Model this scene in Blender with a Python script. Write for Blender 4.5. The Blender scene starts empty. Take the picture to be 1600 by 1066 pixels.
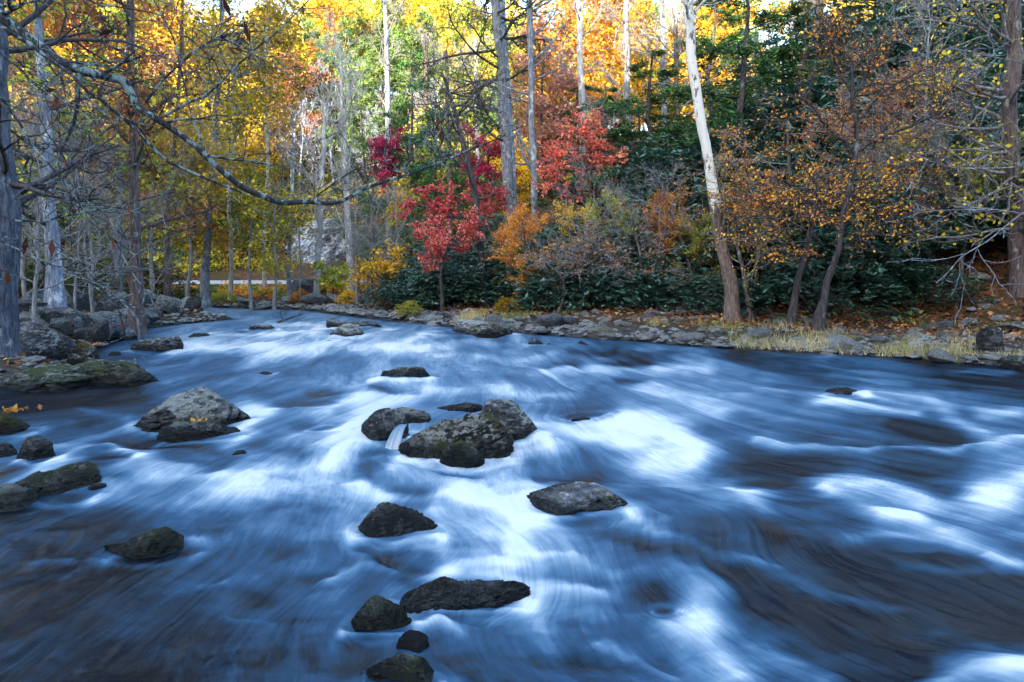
import bpy, math, random
import numpy as np
from mathutils import Vector, Matrix
R = math.radians
C = bpy.context.scene
COL = C.collection

# ------------------------------------------------------------------ camera
F, PITCH, CAMZ = 1067.0, R(5.5), 1.5
cam = bpy.data.cameras.new('camera'); camo = bpy.data.objects.new('camera', cam); COL.objects.link(camo)
cam.sensor_width = 36; cam.lens = 36 * F / 1600; cam.clip_start = .05; cam.clip_end = 2000
camo.location = (0, 0, CAMZ); camo.rotation_euler = (math.pi / 2 - PITCH, 0, 0)
C.camera = camo
# ------------------------------------------------------------------ light
SUN_EL, SUN_AZ = R(15), R(208)          # azimuth clockwise from +Y
sv = Vector((math.sin(SUN_AZ) * math.cos(SUN_EL), math.cos(SUN_AZ) * math.cos(SUN_EL), math.sin(SUN_EL)))
w = bpy.data.worlds.new("World"); C.world = w; w.use_nodes = True
nt = w.node_tree; bgn = nt.nodes['Background']
sky = nt.nodes.new('ShaderNodeTexSky'); sky.sky_type = 'NISHITA'; sky.sun_disc = False
sky.sun_elevation = SUN_EL; sky.sun_rotation = SUN_AZ; sky.air_density = 1.0; sky.dust_density = 1.6; sky.ozone_density = 1.2
nt.links.new(sky.outputs[0], bgn.inputs[0]); bgn.inputs[1].default_value = .15
sl = bpy.data.lights.new('sun', 'SUN'); sl.energy = 3.2; sl.angle = R(.5); sl.color = (1, .87, .68)
so = bpy.data.objects.new('sun', sl); COL.objects.link(so); so.rotation_euler = sv.to_track_quat('Z', 'Y').to_euler()
C.view_settings.view_transform = 'Standard'; C.view_settings.look = 'None'; C.view_settings.gamma = 1
C.view_settings.exposure = 3.1
C.render.engine = 'CYCLES'
cy = C.cycles; cy.use_denoising = True; cy.max_bounces = 5; cy.diffuse_bounces = 3; cy.glossy_bounces = 2
cy.transmission_bounces = 2; cy.transparent_max_bounces = 4; cy.use_adaptive_sampling = True
cy.caustics_reflective = False; cy.caustics_refractive = False

# ------------------------------------------------------------------ helpers
def ray(px, py):
    a = (px - 800) / F; b = (533 - py) / F
    return np.array([a, math.cos(PITCH) + b * math.sin(PITCH), -math.sin(PITCH) + b * math.cos(PITCH)])
def at(px, py, Y):
    d = ray(px, py); return np.array([0, 0, CAMZ]) + d * (Y / d[1])
def gr(px, py, z=0.):
    d = ray(px, py); return np.array([0, 0, CAMZ]) + d * ((z - CAMZ) / d[2])
def proj(x, y, z):
    yc = y * math.cos(PITCH) - (z - CAMZ) * math.sin(PITCH); zc = y * math.sin(PITCH) + (z - CAMZ) * math.cos(PITCH)
    return 800 + F * x / yc, 533 - F * zc / yc

def _h(ix, iy, iz, s):
    h = (ix * 374761393 + iy * 668265263 + iz * 2147483647 + s * 974634777) & 0xffffffff
    h = ((h ^ (h >> 13)) * 1274126177) & 0xffffffff
    return ((h ^ (h >> 16)) & 0xffff) / 65535.
def vnoise(x, y, z=0, s=0):
    x = np.asarray(x, float); y = np.asarray(y, float) + 0 * x; z = np.asarray(z, float) + 0 * x
    ix, iy, iz = np.floor(x).astype(np.int64), np.floor(y).astype(np.int64), np.floor(z).astype(np.int64)
    fx, fy, fz = x - ix, y - iy, z - iz
    fx, fy, fz = fx * fx * (3 - 2 * fx), fy * fy * (3 - 2 * fy), fz * fz * (3 - 2 * fz)
    r = 0
    for a in (0, 1):
        for b in (0, 1):
            for c in (0, 1):
                r = r + _h(ix + a, iy + b, iz + c, s) * (fx if a else 1 - fx) * (fy if b else 1 - fy) * (fz if c else 1 - fz)
    return r * 2 - 1
def fbm(x, y, z=0, o=4, s=0, g=.5):
    r = 0; a = 1.; f = 1.
    for i in range(o):
        r = r + a * vnoise(x * f, y * f, z * f if not np.isscalar(z) else z, s + i); a *= g; f *= 2.03
    return r
def sm(x, a, b):
    t = np.clip((x - a) / (b - a), 0, 1); return t * t * (3 - 2 * t)

def mesh(name, V, Q=None, T=None, attrs=None, smooth=False, uv=None, face_mats=None):
    V = np.asarray(V, np.float32).reshape(-1, 3)
    me = bpy.data.meshes.new(name); nq = 0 if Q is None else len(Q); ntr = 0 if T is None else len(T)
    me.vertices.add(len(V)); me.vertices.foreach_set('co', V.ravel())
    idx = []
    if nq: idx.append(np.asarray(Q, np.int32).ravel())
    if ntr: idx.append(np.asarray(T, np.int32).ravel())
    idx = np.concatenate(idx); me.loops.add(len(idx)); me.loops.foreach_set('vertex_index', idx)
    tot = np.concatenate([np.full(nq, 4, np.int32), np.full(ntr, 3, np.int32)])
    st = np.concatenate([[0], np.cumsum(tot)[:-1]]).astype(np.int32)
    me.polygons.add(nq + ntr); me.polygons.foreach_set('loop_start', st); me.polygons.foreach_set('loop_total', tot)
    me.polygons.foreach_set('use_smooth', np.full(nq + ntr, bool(smooth)))
    if attrs:
        for k, v in attrs.items():
            a = me.attributes.new(k, 'FLOAT', 'POINT'); a.data.foreach_set('value', np.asarray(v, np.float32))
    me.update(calc_edges=True)
    return me
def grid_q(n, m):
    i = np.arange(n - 1)[:, None] * m + np.arange(m - 1)[None]; i = i.ravel()
    return np.stack([i, i + 1, i + m + 1, i + m], 1)
def ob(name, me, mat=None, parent=None, loc=None):
    o = bpy.data.objects.new(name, me); COL.objects.link(o)
    if mat is not None and me is not None:
        if len(me.materials) == 0: me.materials.append(mat)
        o.material_slots[0].link = 'OBJECT'; o.material_slots[0].material = mat
    if parent is not None: o.parent = parent
    if loc is not None: o.location = [float(c) for c in loc]
    return o
def tag(o, label=None, cat=None, group=None, kind=None):
    if label: o['label'] = label
    if cat: o['category'] = cat
    if group: o['group'] = group
    if kind: o['kind'] = kind
    return o
def empty(name, loc, label, cat, group=None, rz=0, s=1.):
    o = bpy.data.objects.new(name, None); COL.objects.link(o); o.empty_display_size = .2
    o.location = [float(c) for c in loc]; o.rotation_euler = (0, 0, rz)
    o.scale = (s, s, s) if np.isscalar(s) else s
    return tag(o, label, cat, group)

# ---- materials
class NT:
    def __init__(s, name):
        s.m = bpy.data.materials.new(name); s.m.use_nodes = True; s.t = s.m.node_tree; s.t.nodes.clear()
        s.out = s.n('OutputMaterial')
    def n(s, t, **k):
        o = s.t.nodes.new('ShaderNode' + t)
        for a, b in k.items(): setattr(o, a, b)
        return o
    def l(s, a, b): s.t.links.new(a, b)
    def tex(s, kind, vec, scale, **k):
        o = s.n('Tex' + kind)
        s.l(vec, o.inputs['Vector']); o.inputs['Scale'].default_value = scale
        for a, b in k.items():
            if a in [i.name for i in o.inputs]: o.inputs[a].default_value = b
            else: setattr(o, a, b)
        return o
    def map(s, vec, scale=(1, 1, 1), rot=(0, 0, 0)):
        o = s.n('Mapping'); s.l(vec, o.inputs[0]); o.inputs['Scale'].default_value = scale; o.inputs['Rotation'].default_value = rot
        return o.outputs[0]
    def ramp(s, fac, stops, interp='LINEAR'):
        o = s.n('ValToRGB'); cr = o.color_ramp; cr.interpolation = interp
        while len(cr.elements) < len(stops): cr.elements.new(.5)
        for e, (p, c) in zip(cr.elements, stops): e.position = p; e.color = (*c, 1) if len(c) == 3 else c
        s.l(fac, o.inputs[0]); return o.outputs[0]
    def mix(s, fac, a, b, bt='MIX'):
        o = s.n('Mix', data_type='RGBA', blend_type=bt)
        for sock, v in ((o.inputs[0], fac), (o.inputs[6], a), (o.inputs[7], b)):
            if hasattr(v, 'is_linked'): s.l(v, sock)
            else: sock.default_value = (*v, 1) if isinstance(v, tuple) else v
        return o.outputs[2]
    def math(s, op, a, b=0., c=None, clamp=False):
        o = s.n('Math', operation=op, use_clamp=clamp)
        for sock, v in zip(o.inputs, (a, b, c)):
            if v is None: continue
            if hasattr(v, 'is_linked'): s.l(v, sock)
            else: sock.default_value = v
        return o.outputs[0]
    def attr(s, name):
        return s.n('Attribute', attribute_name=name).outputs['Fac']
    def bump(s, h, st, dist=.02):
        o = s.n('Bump'); o.inputs['Strength'].default_value = st; o.inputs['Distance'].default_value = dist
        s.l(h, o.inputs['Height']); return o.outputs[0]
    def bsdf(s, col, rough=.8, spec=.3, normal=None):
        o = s.n('BsdfPrincipled')
        for sock, v in ((o.inputs['Base Color'], col), (o.inputs['Roughness'], rough), (o.inputs['Specular IOR Level'], spec)):
            if hasattr(v, 'is_linked'): s.l(v, sock)
            else: sock.default_value = (*v, 1) if isinstance(v, tuple) else v
        if normal is not None: s.l(normal, o.inputs['Normal'])
        return o
    def done(s, sh):
        s.l(sh, s.out.inputs[0]); return s.m

def leaf_mat(name, cols, trans=.35, gloss=0., var=.5, rough=.5):
    m = NT(name); a = m.attr('rnd')
    st = [(i / max(1, len(cols) - 1), c) for i, c in enumerate(cols)]
    c = m.ramp(a, st)
    oi = m.n('ObjectInfo').outputs['Random']
    hs = m.n('HueSaturation'); m.l(c, hs.inputs['Color'])
    m.l(m.math('MULTIPLY_ADD', oi, .026, .487), hs.inputs['Hue'])
    m.l(m.math('MULTIPLY_ADD', oi, var, 1 - var / 2), hs.inputs['Value'])
    d = m.bsdf(hs.outputs[0], rough, .5 if gloss else .2)
    t = m.n('BsdfTranslucent'); m.l(hs.outputs[0], t.inputs[0])
    mx = m.n('MixShader'); mx.inputs[0].default_value = trans; m.l(d.outputs[0], mx.inputs[1]); m.l(t.outputs[0], mx.inputs[2])
    return m.done(mx.outputs[0])

def bark_mat(name, dark, light, lichen=None, lich=.5, pale_from=None, pale=(.62, .6, .55), sc=1.):
    m = NT(name); g = m.n('TexCoord').outputs['Object']
    st = m.map(g, (9 * sc, 9 * sc, 1.6 * sc))
    n1 = m.tex('Noise', st, 2.6, Detail=9., Roughness=.75).outputs['Fac']
    c = m.ramp(n1, [(.38, dark), (.62, light)])
    if lichen:
        n2 = m.tex('Noise', m.map(g, (1, 1, .6)), 4. * sc, Detail=5., Roughness=.65).outputs['Fac']
        c = m.mix(m.ramp(n2, [(lich, (0, 0, 0)), (lich + .07, (1, 1, 1))]), c, lichen)
    if pale_from:
        z = m.n('SeparateXYZ'); m.l(g, z.inputs[0])
        n3 = m.tex('Noise', m.map(g, (3.2, 3.2, 1.1)), 1.9, Detail=5., Roughness=.7).outputs['Fac']
        zz = m.n('MapRange'); m.l(z.outputs[2], zz.inputs[0]); zz.inputs[1].default_value = pale_from[0]; zz.inputs[2].default_value = pale_from[1]
        zz.inputs[3].default_value = -.45; zz.inputs[4].default_value = .09
        f = m.ramp(m.math('ADD', n3, zz.outputs[0]), [(.49, (0, 0, 0)), (.53, (1, 1, 1))])
        c = m.mix(f, c, pale)
    b = m.bump(n1, .9, .03)
    return m.done(m.bsdf(c, .85, .2, b).outputs[0])

def rock_mat(name, dark, mid, light, moss=0., mosscol=(.07, .09, .015), lichen=0., lichcol=(.5, .52, .46), wet=True, sc=1., rough=.65, strata=(1, 1, 3)):
    m = NT(name); tc = m.n('TexCoord'); oi = m.n('ObjectInfo')
    ad = m.n('VectorMath', operation='ADD'); m.l(tc.outputs['Object'], ad.inputs[0]); m.l(oi.outputs['Location'], ad.inputs[1])
    g = ad.outputs[0]
    n1 = m.tex('Noise', m.map(g, strata, (.35, .25, .3)), 5 * sc, Detail=9., Roughness=.68).outputs['Fac']
    n2 = m.tex('Noise', g, 26 * sc, Detail=6., Roughness=.75).outputs['Fac']
    mixn = m.math('ADD', m.math('MULTIPLY', n1, .7), m.math('MULTIPLY', n2, .3))
    c = m.ramp(mixn, [(.4, dark), (.5, mid), (.6, light)])
    vr = m.math('MULTIPLY_ADD', oi.outputs['Random'], .85, .6)
    hs = m.n('HueSaturation'); m.l(c, hs.inputs['Color']); m.l(vr, hs.inputs['Value']); c = hs.outputs[0]
    nz = m.n('SeparateXYZ'); m.l(m.n('NewGeometry').outputs['Normal'], nz.inputs[0])
    if lichen:
        n3 = m.tex('Noise', g, 11 * sc, Detail=8., Roughness=.75).outputs['Fac']
        n3 = m.math('ADD', n3, m.math('MULTIPLY_ADD', m.tex('Noise', g, 2.2 * sc, Detail=3.).outputs['Fac'], .5, -.25))
        n3 = m.math('ADD', n3, m.math('MULTIPLY_ADD', nz.outputs[2], .16, -.09))  # lichen favours upward faces, also painting in lighter tops against darker flanks
        c = m.mix(m.ramp(n3, [(.62 - lichen * .2, (0, 0, 0)), (.66 - lichen * .2, (1, 1, 1))]), c, lichcol)
    if moss:
        n4 = m.tex('Noise', g, 3.5 * sc, Detail=8., Roughness=.7).outputs['Fac']
        f = m.math('ADD', n4, m.math('MULTIPLY', nz.outputs[2], .12))
        mc = m.mix(m.tex('Noise', g, 60, Detail=3.).outputs['Fac'], (mosscol[0] * .4, mosscol[1] * .4, mosscol[2] * .4), tuple(k * 1.5 for k in mosscol))
        c = m.mix(m.ramp(f, [(.72 - moss * .3, (0, 0, 0)), (.78 - moss * .3, (1, 1, 1))]), c, mc)
    rg = rough
    if wet:
        ps = m.n('SeparateXYZ'); m.l(m.n('NewGeometry').outputs['Position'], ps.inputs[0])
        wz = m.math('ADD', ps.outputs[2], m.math('MULTIPLY_ADD', n1, .16, -.08))
        wf = m.ramp(wz, [(.05, (1, 1, 1)), (.16, (0, 0, 0))])
        c = m.mix(m.math('MULTIPLY', wf, .9), c, (.003, .0035, .004))
        rg = m.math('MULTIPLY_ADD', wf, -.4, rough)
    b = m.bump(mixn, 1., .2)
    b2 = m.n('Bump'); b2.inputs['Strength'].default_value = .8; b2.inputs['Distance'].default_value = .02; m.l(n2, b2.inputs['Height']); m.l(b, b2.inputs['Normal'])
    return m.done(m.bsdf(c, rg, .4, b2.outputs[0]).outputs[0])

# ------------------------------------------------------------------ river outline and terrain
RE = [(17, -40), (15, -8), (12.5, 4)] + [tuple(gr(x, y)[:2]) for x, y in ((1640, 580), (1420, 560), (1200, 547), (1080, 541), (1000, 533), (900, 527), (760, 516), (650, 505), (590, 499))] + [(-9, 29.5), (-15, 32), (-26, 33)]
LE = [tuple(gr(x, y)[:2]) for x, y in ((230, 512), (190, 526), (150, 545), (135, 565), (60, 600), (-60, 610))]
LE = [(-26, 27.5), (-15, 26.5), (-9.6, 23.5)] + LE + [(-6.6, 7.2), (-5.3, 5.5), (-5.2, 3), (-6.5, -8), (-8, -40)]
POLY = np.array(RE + LE)
def seg_dist(px, py, a, b):
    dx, dy = b[0] - a[0], b[1] - a[1]; L = dx * dx + dy * dy + 1e-9
    t = np.clip(((px - a[0]) * dx + (py - a[1]) * dy) / L, 0, 1)
    return np.hypot(px - a[0] - t * dx, py - a[1] - t * dy)
def line_dist(px, py, pts):
    d = np.full(np.shape(px), 1e9)
    for a, b in zip(pts[:-1], pts[1:]): d = np.minimum(d, seg_dist(px, py, a, b))
    return d
def inside(px, py, P):
    r = np.zeros(np.shape(px), bool)
    for (x1, y1), (x2, y2) in zip(P, np.roll(P, -1, 0)):
        c = ((y1 > py) != (y2 > py)) & (px < (x2 - x1) * (py - y1) / (y2 - y1 + 1e-12) + x1); r ^= c
    return r
SH = np.array([sv.x, sv.y]); SH = SH / np.hypot(*SH)
ROAD_Y0, ROAD_Y1 = 40., 47.
def terrain(x, y):
    x = np.asarray(x, float); y = np.asarray(y, float)
    dr, dl = line_dist(x, y, RE), line_dist(x, y, LE)
    ins = inside(x, y, POLY); d = np.minimum(dr, dl)
    bed = -.12 - .45 * sm(d, 0, 1.2)
    rt = .02 + .12 * np.minimum(dr, 4) + .58 * np.maximum(dr - 4.2, 0) * sm(dr, 4, 7)
    crest = 9.8 + .1 * np.maximum(dr - 20, 0)
    rt = np.where(rt > crest, crest, rt)
    rt = rt * sm(x + .25 * (y - 20), -8, 4) + (.1 + .12 * np.minimum(dr, 6)) * (1 - sm(x + .25 * (y - 20), -8, 4))
    lt = .05 + .27 * np.minimum(dl, 3.2) + .0 * np.maximum(dl - 3.2, 0)
    out = np.where(dr < dl, rt, lt)
    n = fbm(x * .35, y * .35, 0, 4, 3) * .12 * sm(d, .3, 3) + fbm(x * .07, y * .07, 0, 3, 9) * 1.2 * sm(d, 8, 30)
    n = n * (1 - .97 * sm(y, 33, 37) * (1 - sm(y, 48, 52)) * (1 - sm(x, -6, 4)))
    z = np.where(ins, bed, out + n)
    # road shelf and the wooded hill beyond it
    kb = sm(y, 35, 39.5) * (1 - sm(x, -4, 8))
    shelf = np.interp(y, [30, 37, ROAD_Y0, ROAD_Y1, 50], [.4, .5, .92, 1.12, 1.15])
    z = np.where(ins, z, z * (1 - kb) + shelf * kb)
    hill = .47 * np.maximum(y - 50 + fbm(x * .05, 0 * y, 0, 2, 5) * 3, 0); hill = np.minimum(hill, 25 + .12 * np.maximum(y - 105, 0))
    hh_ = hill * (1 - .3 * sm(x, 5, 25)) + .3 * np.maximum(-x - 36, 0) * sm(y, 5, 50)
    z = np.where(y > 30, np.logaddexp(z * 1.2, (hh_ + .5 - 4 * (hh_ < .3)) * 1.2) / 1.2, z)
    # unseen ridge added behind the camera to keep low sun off the valley floor
    s = x * SH[0] + y * SH[1]
    ridge = sm(s, 30, 95) * 46
    return z + ridge
def hz(x, y): return float(terrain(np.array([x]), np.array([y]))[0])

def axis(lo, hi, c, n, k=3.):
    t = np.linspace(-1, 1, n); v = np.sinh(t * k) / np.sinh(k)
    return np.where(v < 0, c + v * (c - lo), c + v * (hi - c))
gx = axis(-150, 150, 0, 430); gy = axis(-140, 190, 16, 470)
GX, GY = np.meshgrid(gx, gy)
GZ = terrain(GX.ravel(), GY.ravel())
gm = mesh('ground', np.stack([GX.ravel(), GY.ravel(), GZ], 1), grid_q(len(gy), len(gx)), smooth=True)
m = NT('leaf_litter_ground'); g = m.n('TexCoord').outputs['Object']
v1 = m.tex('Voronoi', g, 9., Randomness=1.); v2 = m.tex('Voronoi', g, 2.3)
lit = m.ramp(m.n('SeparateColor').outputs[0], [(0, (.05, .028, .015)), (.35, (.13, .06, .025)), (.6, (.2, .085, .03)), (.8, (.09, .05, .03)), (1, (.3, .17, .06))], 'CONSTANT')
sc_ = [n for n in m.t.nodes if n.bl_idname == 'ShaderNodeSeparateColor'][0]; m.l(v1.outputs['Color'], sc_.inputs[0])
big = m.tex('Noise', g, .5, Detail=6., Roughness=.6).outputs['Fac']
lit = m.mix(m.ramp(big, [(.42, (0, 0, 0)), (.6, (1, 1, 1))]), lit, (.06, .05, .018))
lit = m.mix(m.ramp(m.tex('Noise', g, 3., Detail=8., Roughness=.7).outputs['Fac'], [(.4, (0, 0, 0)), (.7, (.7, .7, .7))]), lit, (.025, .018, .012))
ps = m.n('SeparateXYZ'); m.l(m.n('NewGeometry').outputs['Position'], ps.inputs[0])
lowf = m.ramp(m.math('ADD', ps.outputs[2], m.math('MULTIPLY_ADD', big, .5, -.25)), [(.06, (1, 1, 1)), (.4, (0, 0, 0))])
stone = m.ramp(m.tex('Noise', g, 14., Detail=6., Roughness=.7).outputs['Fac'], [(.35, (.008, .008, .008)), (.65, (.07, .065, .06))])  # low ground kept near black, painting in the shade between bank stones
colr = m.mix(lowf, lit, stone)
MAT_G = m.done(m.bsdf(colr, .9, .2, m.bump(m.math('ADD', v1.outputs['Distance'], m.tex('Noise', g, 25., Detail=5.).outputs['Fac']), .8, .05)).outputs[0])
tag(ob('ground', gm, MAT_G), 'leaf strewn forest floor and wooded slopes on both banks', kind='structure')

# road
rx = np.linspace(-75, -2, 80); ry = np.linspace(ROAD_Y0 + .4, ROAD_Y1 - .6, 5)
RX, RY = np.meshgrid(rx, ry); RZ = terrain(RX.ravel(), RY.ravel()) + .05
m = NT('asphalt'); g = m.n('TexCoord').outputs['Object']
c = m.ramp(m.tex('Noise', g, 6., Detail=8., Roughness=.8).outputs['Fac'], [(.3, (.26, .26, .26)), (.7, (.4, .4, .39))])
tag(ob('road', mesh('road', np.stack([RX.ravel(), RY.ravel(), RZ], 1), grid_q(5, 80), smooth=True), m.done(m.bsdf(c, .8).outputs[0])), 'pale grey road running along the foot of the hill', kind='structure')

# cliff
nx_, nz_ = 110, 70
u = np.linspace(-1, 1, nx_); v = np.linspace(0, 1, nz_); U, Vv = np.meshgrid(u, v)
ax, bx_ = at(448, 430, 52)[0], at(580, 430, 52)[0]; cx, hw = (ax + bx_) / 2, (bx_ - ax) / 2 * 1.15
top = at(500, 338, 53)[2] - 1.0
hh = top * (1 - .5 * np.abs(U) ** 3 + .12 * fbm(U * 3, 0 * U, 0, 3, 40))
X = cx + U * hw + .3 * fbm(U * 4, Vv * 4, 0, 3, 41); Z = .9 + hh * Vv
blk = fbm(X * .9, Z * .8, 0, 5, 42, .55); blk = np.round(blk * 3.5) / 3.5 * .7 + .3 * fbm(X * 3, Z * 3, 0, 3, 44)
Y = 49.2 + 2.2 * Vv + 2.5 * np.abs(U) ** 2.5 - blk * .6 + np.where(Vv > .93, (Vv - .93) * 40, 0)
cm = mesh('cliff', np.stack([X.ravel(), Y.ravel(), Z.ravel()], 1), grid_q(nz_, nx_), smooth=False)
MAT_CLIFF = rock_mat('cliff_rock', (.09, .1, .12), (.3, .33, .37), (.6, .62, .64), lichen=.12, lichcol=(.4, .5, .5), wet=False, sc=.14, strata=(1, 1, .7), rough=.85)
tag(ob('cliff', cm, MAT_CLIFF), 'blue grey rock cliff rising beside the road', kind='structure')

# ------------------------------------------------------------------ water
LV = [(400,500,.55),(600,500,.5),(800,500,.35),(200,540,.35),(300,540,.75),(450,540,.8),(600,540,.7),(800,540,.5),(1000,540,.3),(1200,545,.12),(1500,560,.03),
(60,580,.05),(300,580,.42),(480,580,.5),(700,580,.62),(900,580,.58),(1100,580,.55),(1300,580,.28),(1550,590,.06),(30,625,.06),(150,630,.16),(450,630,.5),(520,630,.6),(900,630,.48),(1100,630,.48),(1300,630,.42),(1450,630,.35),(1590,620,.12),
(80,680,.28),(200,680,.26),(450,680,.6),(560,680,.75),(880,680,.65),(1000,680,.85),(1150,680,.45),(1300,680,.28),(1450,680,.15),(1570,680,.45),(120,720,.45),(200,720,.55),(300,720,.33),(420,720,.55),(600,720,.75),(720,735,.65),(900,725,.38),(1050,720,.85),(1150,720,.45),(1280,725,.18),(1450,730,.2),(1590,720,.55),
(60,790,.1),(250,770,.5),(380,770,.75),(500,770,.7),(620,770,.55),(750,770,.85),(1000,770,.5),(1150,770,.5),(1250,780,.3),(1330,770,.6),(1450,770,.35),(1560,775,.7),(60,830,.07),(180,820,.12),(300,820,.3),(420,820,.45),(500,820,.55),(700,820,.65),(800,820,.85),(900,830,.6),(1020,820,.42),(1200,830,.2),(1300,820,.4),(1400,820,.7),(1490,820,.5),(1590,830,.35),
(60,880,.05),(250,880,.16),(400,870,.33),(500,870,.42),(680,870,.5),(750,870,.75),(900,870,.68),(1050,870,.33),(1200,880,.2),(1350,875,.05),(1450,870,.25),(1590,880,.28),(50,930,.03),(200,930,.08),(380,930,.25),(500,930,.4),(600,930,.35),(850,930,.62),(950,930,.55),(1030,930,.35),(1090,930,.65),(1200,930,.16),(1350,930,.1),(1500,930,.15),(1600,940,.05),
(100,985,.03),(300,985,.1),(450,985,.24),(560,985,.25),(750,985,.42),(850,985,.42),(950,985,.38),(1090,985,.8),(1200,985,.28),(1350,985,.08),(1480,985,.1),(1590,985,.07),(100,1045,.02),(300,1045,.07),(500,1045,.18),(750,1045,.32),(900,1045,.2),(1000,1045,.28),(1120,1045,.55),(1250,1045,.35),(1400,1045,.04),(1490,1045,.5),(1580,1045,.75),(200,1120,.03),(800,1120,.2),(1500,1120,.4)]
ST = [([(280,545),(420,543)],7,.4),([(0,620),(200,615)],14,-.25),([(95,722),(130,705),(165,700),(200,710),(215,722)],5,.4),([(140,722),(195,722)],7,-.35),([(0,762),(60,742),(100,725)],6,.4),([(210,730),(300,745),(420,770)],13,.33),
([(215,690),(240,695)],5,-.3),([(270,722),(320,722)],6,-.25),([(130,645),(200,655)],4,.25),([(50,675),(110,665)],4,.2),([(240,695),(290,692)],4,.2),
([(400,565),(530,540),(700,552)],8,.28),([(560,625),(680,608),(800,606)],7,.35),([(400,645),(470,650),(560,632),(640,625)],9,.4),([(520,700),(545,680),(570,650)],14,.3),([(450,637),(510,637)],8,-.55),([(480,615),(535,617)],5,-.45),([(480,668),(520,668)],6,-.45),([(590,610),(650,614)],4,-.35),
([(400,745),(480,725),(560,718)],8,.35),([(570,735),(650,765)],13,-.4),([(540,760),(600,772),(700,772),(760,790)],8,.4),([(620,740),(700,755),(790,790)],12,.3),([(410,690),(470,705)],10,-.3),([(430,785),(480,790)],22,-.18),
([(850,583),(920,580),(1000,582),(1100,578)],7,.4),([(780,612),(900,618)],5,.3),([(860,575),(900,572)],6,-.45),([(960,572),(1010,574)],5,-.45),([(970,598),(1000,598)],5,-.45),([(1010,605),(1080,620),(1130,640)],9,.42),([(920,662),(980,655),(1030,668),(1090,715)],15,.45),([(840,668),(900,680),(980,690)],8,.3),([(820,700),(880,700)],7,.35),
([(880,650),(950,648)],8,-.6),([(830,740),(910,738)],9,-.35),([(1160,720),(1220,750)],15,-.35),([(980,550),(1030,548)],5,.3),([(900,552),(960,552)],5,-.3),([(1120,555),(1250,560)],5,-.2),([(1010,730),(1100,770),(1180,790)],9,.22),
([(1180,555),(1290,562)],5,.3),([(1275,632),(1350,640),(1420,645)],6,.5),([(1350,620),(1440,625),(1500,665),(1540,690)],7,.4),([(1400,665),(1460,685),(1510,698)],8,-.35),([(1180,695),(1300,705),(1500,708),(1600,695)],4,.5),([(1540,650),(1600,648)],8,.5),([(1490,580),(1580,580)],4,.35),([(1180,740),(1290,765)],15,-.3),
([(1180,770),(1300,760),(1380,765),(1450,790)],9,.4),([(1540,780),(1600,755)],14,.35),([(1380,740),(1480,765)],9,-.25),([(1380,810),(1430,812)],8,.4),([(1370,800),(1420,815),(1500,850),(1600,890)],6,.25),([(1200,830),(1330,880),(1450,905),(1540,950),(1600,975)],13,-.3),([(1180,880),(1300,930),(1400,950)],6,.2),([(1180,945),(1350,955),(1430,1000),(1440,1040)],10,-.2),([(1450,1055),(1520,1035),(1600,1045)],13,.35),([(1190,1000),(1290,1050)],10,.3),
([(800,865),(900,870),(960,900)],5,.2),([(860,915),(950,925)],8,.28),([(870,895),(930,905)],8,-.2),([(1020,915),(1050,950)],13,-.35),([(1085,960),(1100,1000),(1150,1050)],15,.4),([(930,1010),(1050,1055)],5,.35),([(900,820),(1000,850),(1150,900),(1250,930)],9,-.25),([(1000,830),(1150,880),(1220,890)],5,.2),([(850,1030),(960,1030)],10,-.2),
([(510,905),(560,885),(620,890)],6,.35),([(670,905),(720,880),(800,885)],8,.35),([(560,860),(620,885),(670,890)],5,-.35),([(640,900),(660,905)],7,-.4),([(650,970),(690,965),(725,985)],4,.35),([(480,900),(510,895)],6,-.3),([(60,870),(110,865)],5,.33),([(140,868),(165,868)],4,.25),([(270,840),(350,835)],6,.2),([(310,915),(350,912)],4,.2),([(380,925),(420,935)],8,-.15),([(360,960),(420,970)],3,.2),
([(640,700),(700,722),(780,705)],6,.3),([(370,655),(400,640)],8,.3),([(330,525),(480,520)],3,.3),([(420,505),(560,512)],2.5,.35),([(600,540),(760,535)],4,.3),([(760,560),(860,556)],5,.25),([(1300,590),(1420,600)],5,.2),([(640,850),(560,870)],6,.25),([(680,800),(760,830),(820,860)],12,.25)]
cy.seed = 3
yy = np.concatenate([np.geomspace(1., 6.2, 330), np.geomspace(6.25, 13, 150)[0:], np.geomspace(13.1, 42, 110)]) - .2
ss = np.linspace(-1.15, 1.15, 640)
S_, YW = np.meshgrid(ss, yy); XW = S_ * (YW + 1.2); YW = YW.copy()
xw, yw = XW.ravel(), YW.ravel()
pxw, pyw = proj(xw, np.maximum(yw, 1.4), 0 * xw); pyw = np.where(yw < 1.4, 1120 + (1.4 - yw) * 200, pyw)
for _a, _b, _c in ((560, 684, 700), (628, 720, 700), (560, 690, 640), (755, 692, 845), (812, 812, 985), (560, 848, 690), (612, 953, 820), (535, 992, 640), (588, 598, 672), (30, 732, 85), (16, 778, 145), (205, 668, 300), (1290, 624, 1350), (500, 526, 575)):
    ST.append(([(_a, _b - 3), ((_a + _c) / 2, _b + 2), (_c, _b - 4)], 3.2, .3))
for _a, _b, _c in ((600, 705, 560), (700, 730, 740), (640, 852, 600), (250, 694, 330), (700, 958, 760)):
    ST.append(([(_a, _b + 3), (_c, _b + 12)], 5, -.3))
A_ = np.array(LV); num = np.zeros(len(xw)); den = np.full(len(xw), 1e-12)
for (a, b, c_) in LV:
    sy = 14 + .09 * max(b - 490, 0)
    wgt = 1 / ((((pxw - a) / (sy * 2.6)) ** 2 + ((pyw - b) / sy) ** 2) + .12) ** 2.2
    num += wgt * c_; den += wgt
foam0 = num / den
foam1 = np.zeros(len(xw))
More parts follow.
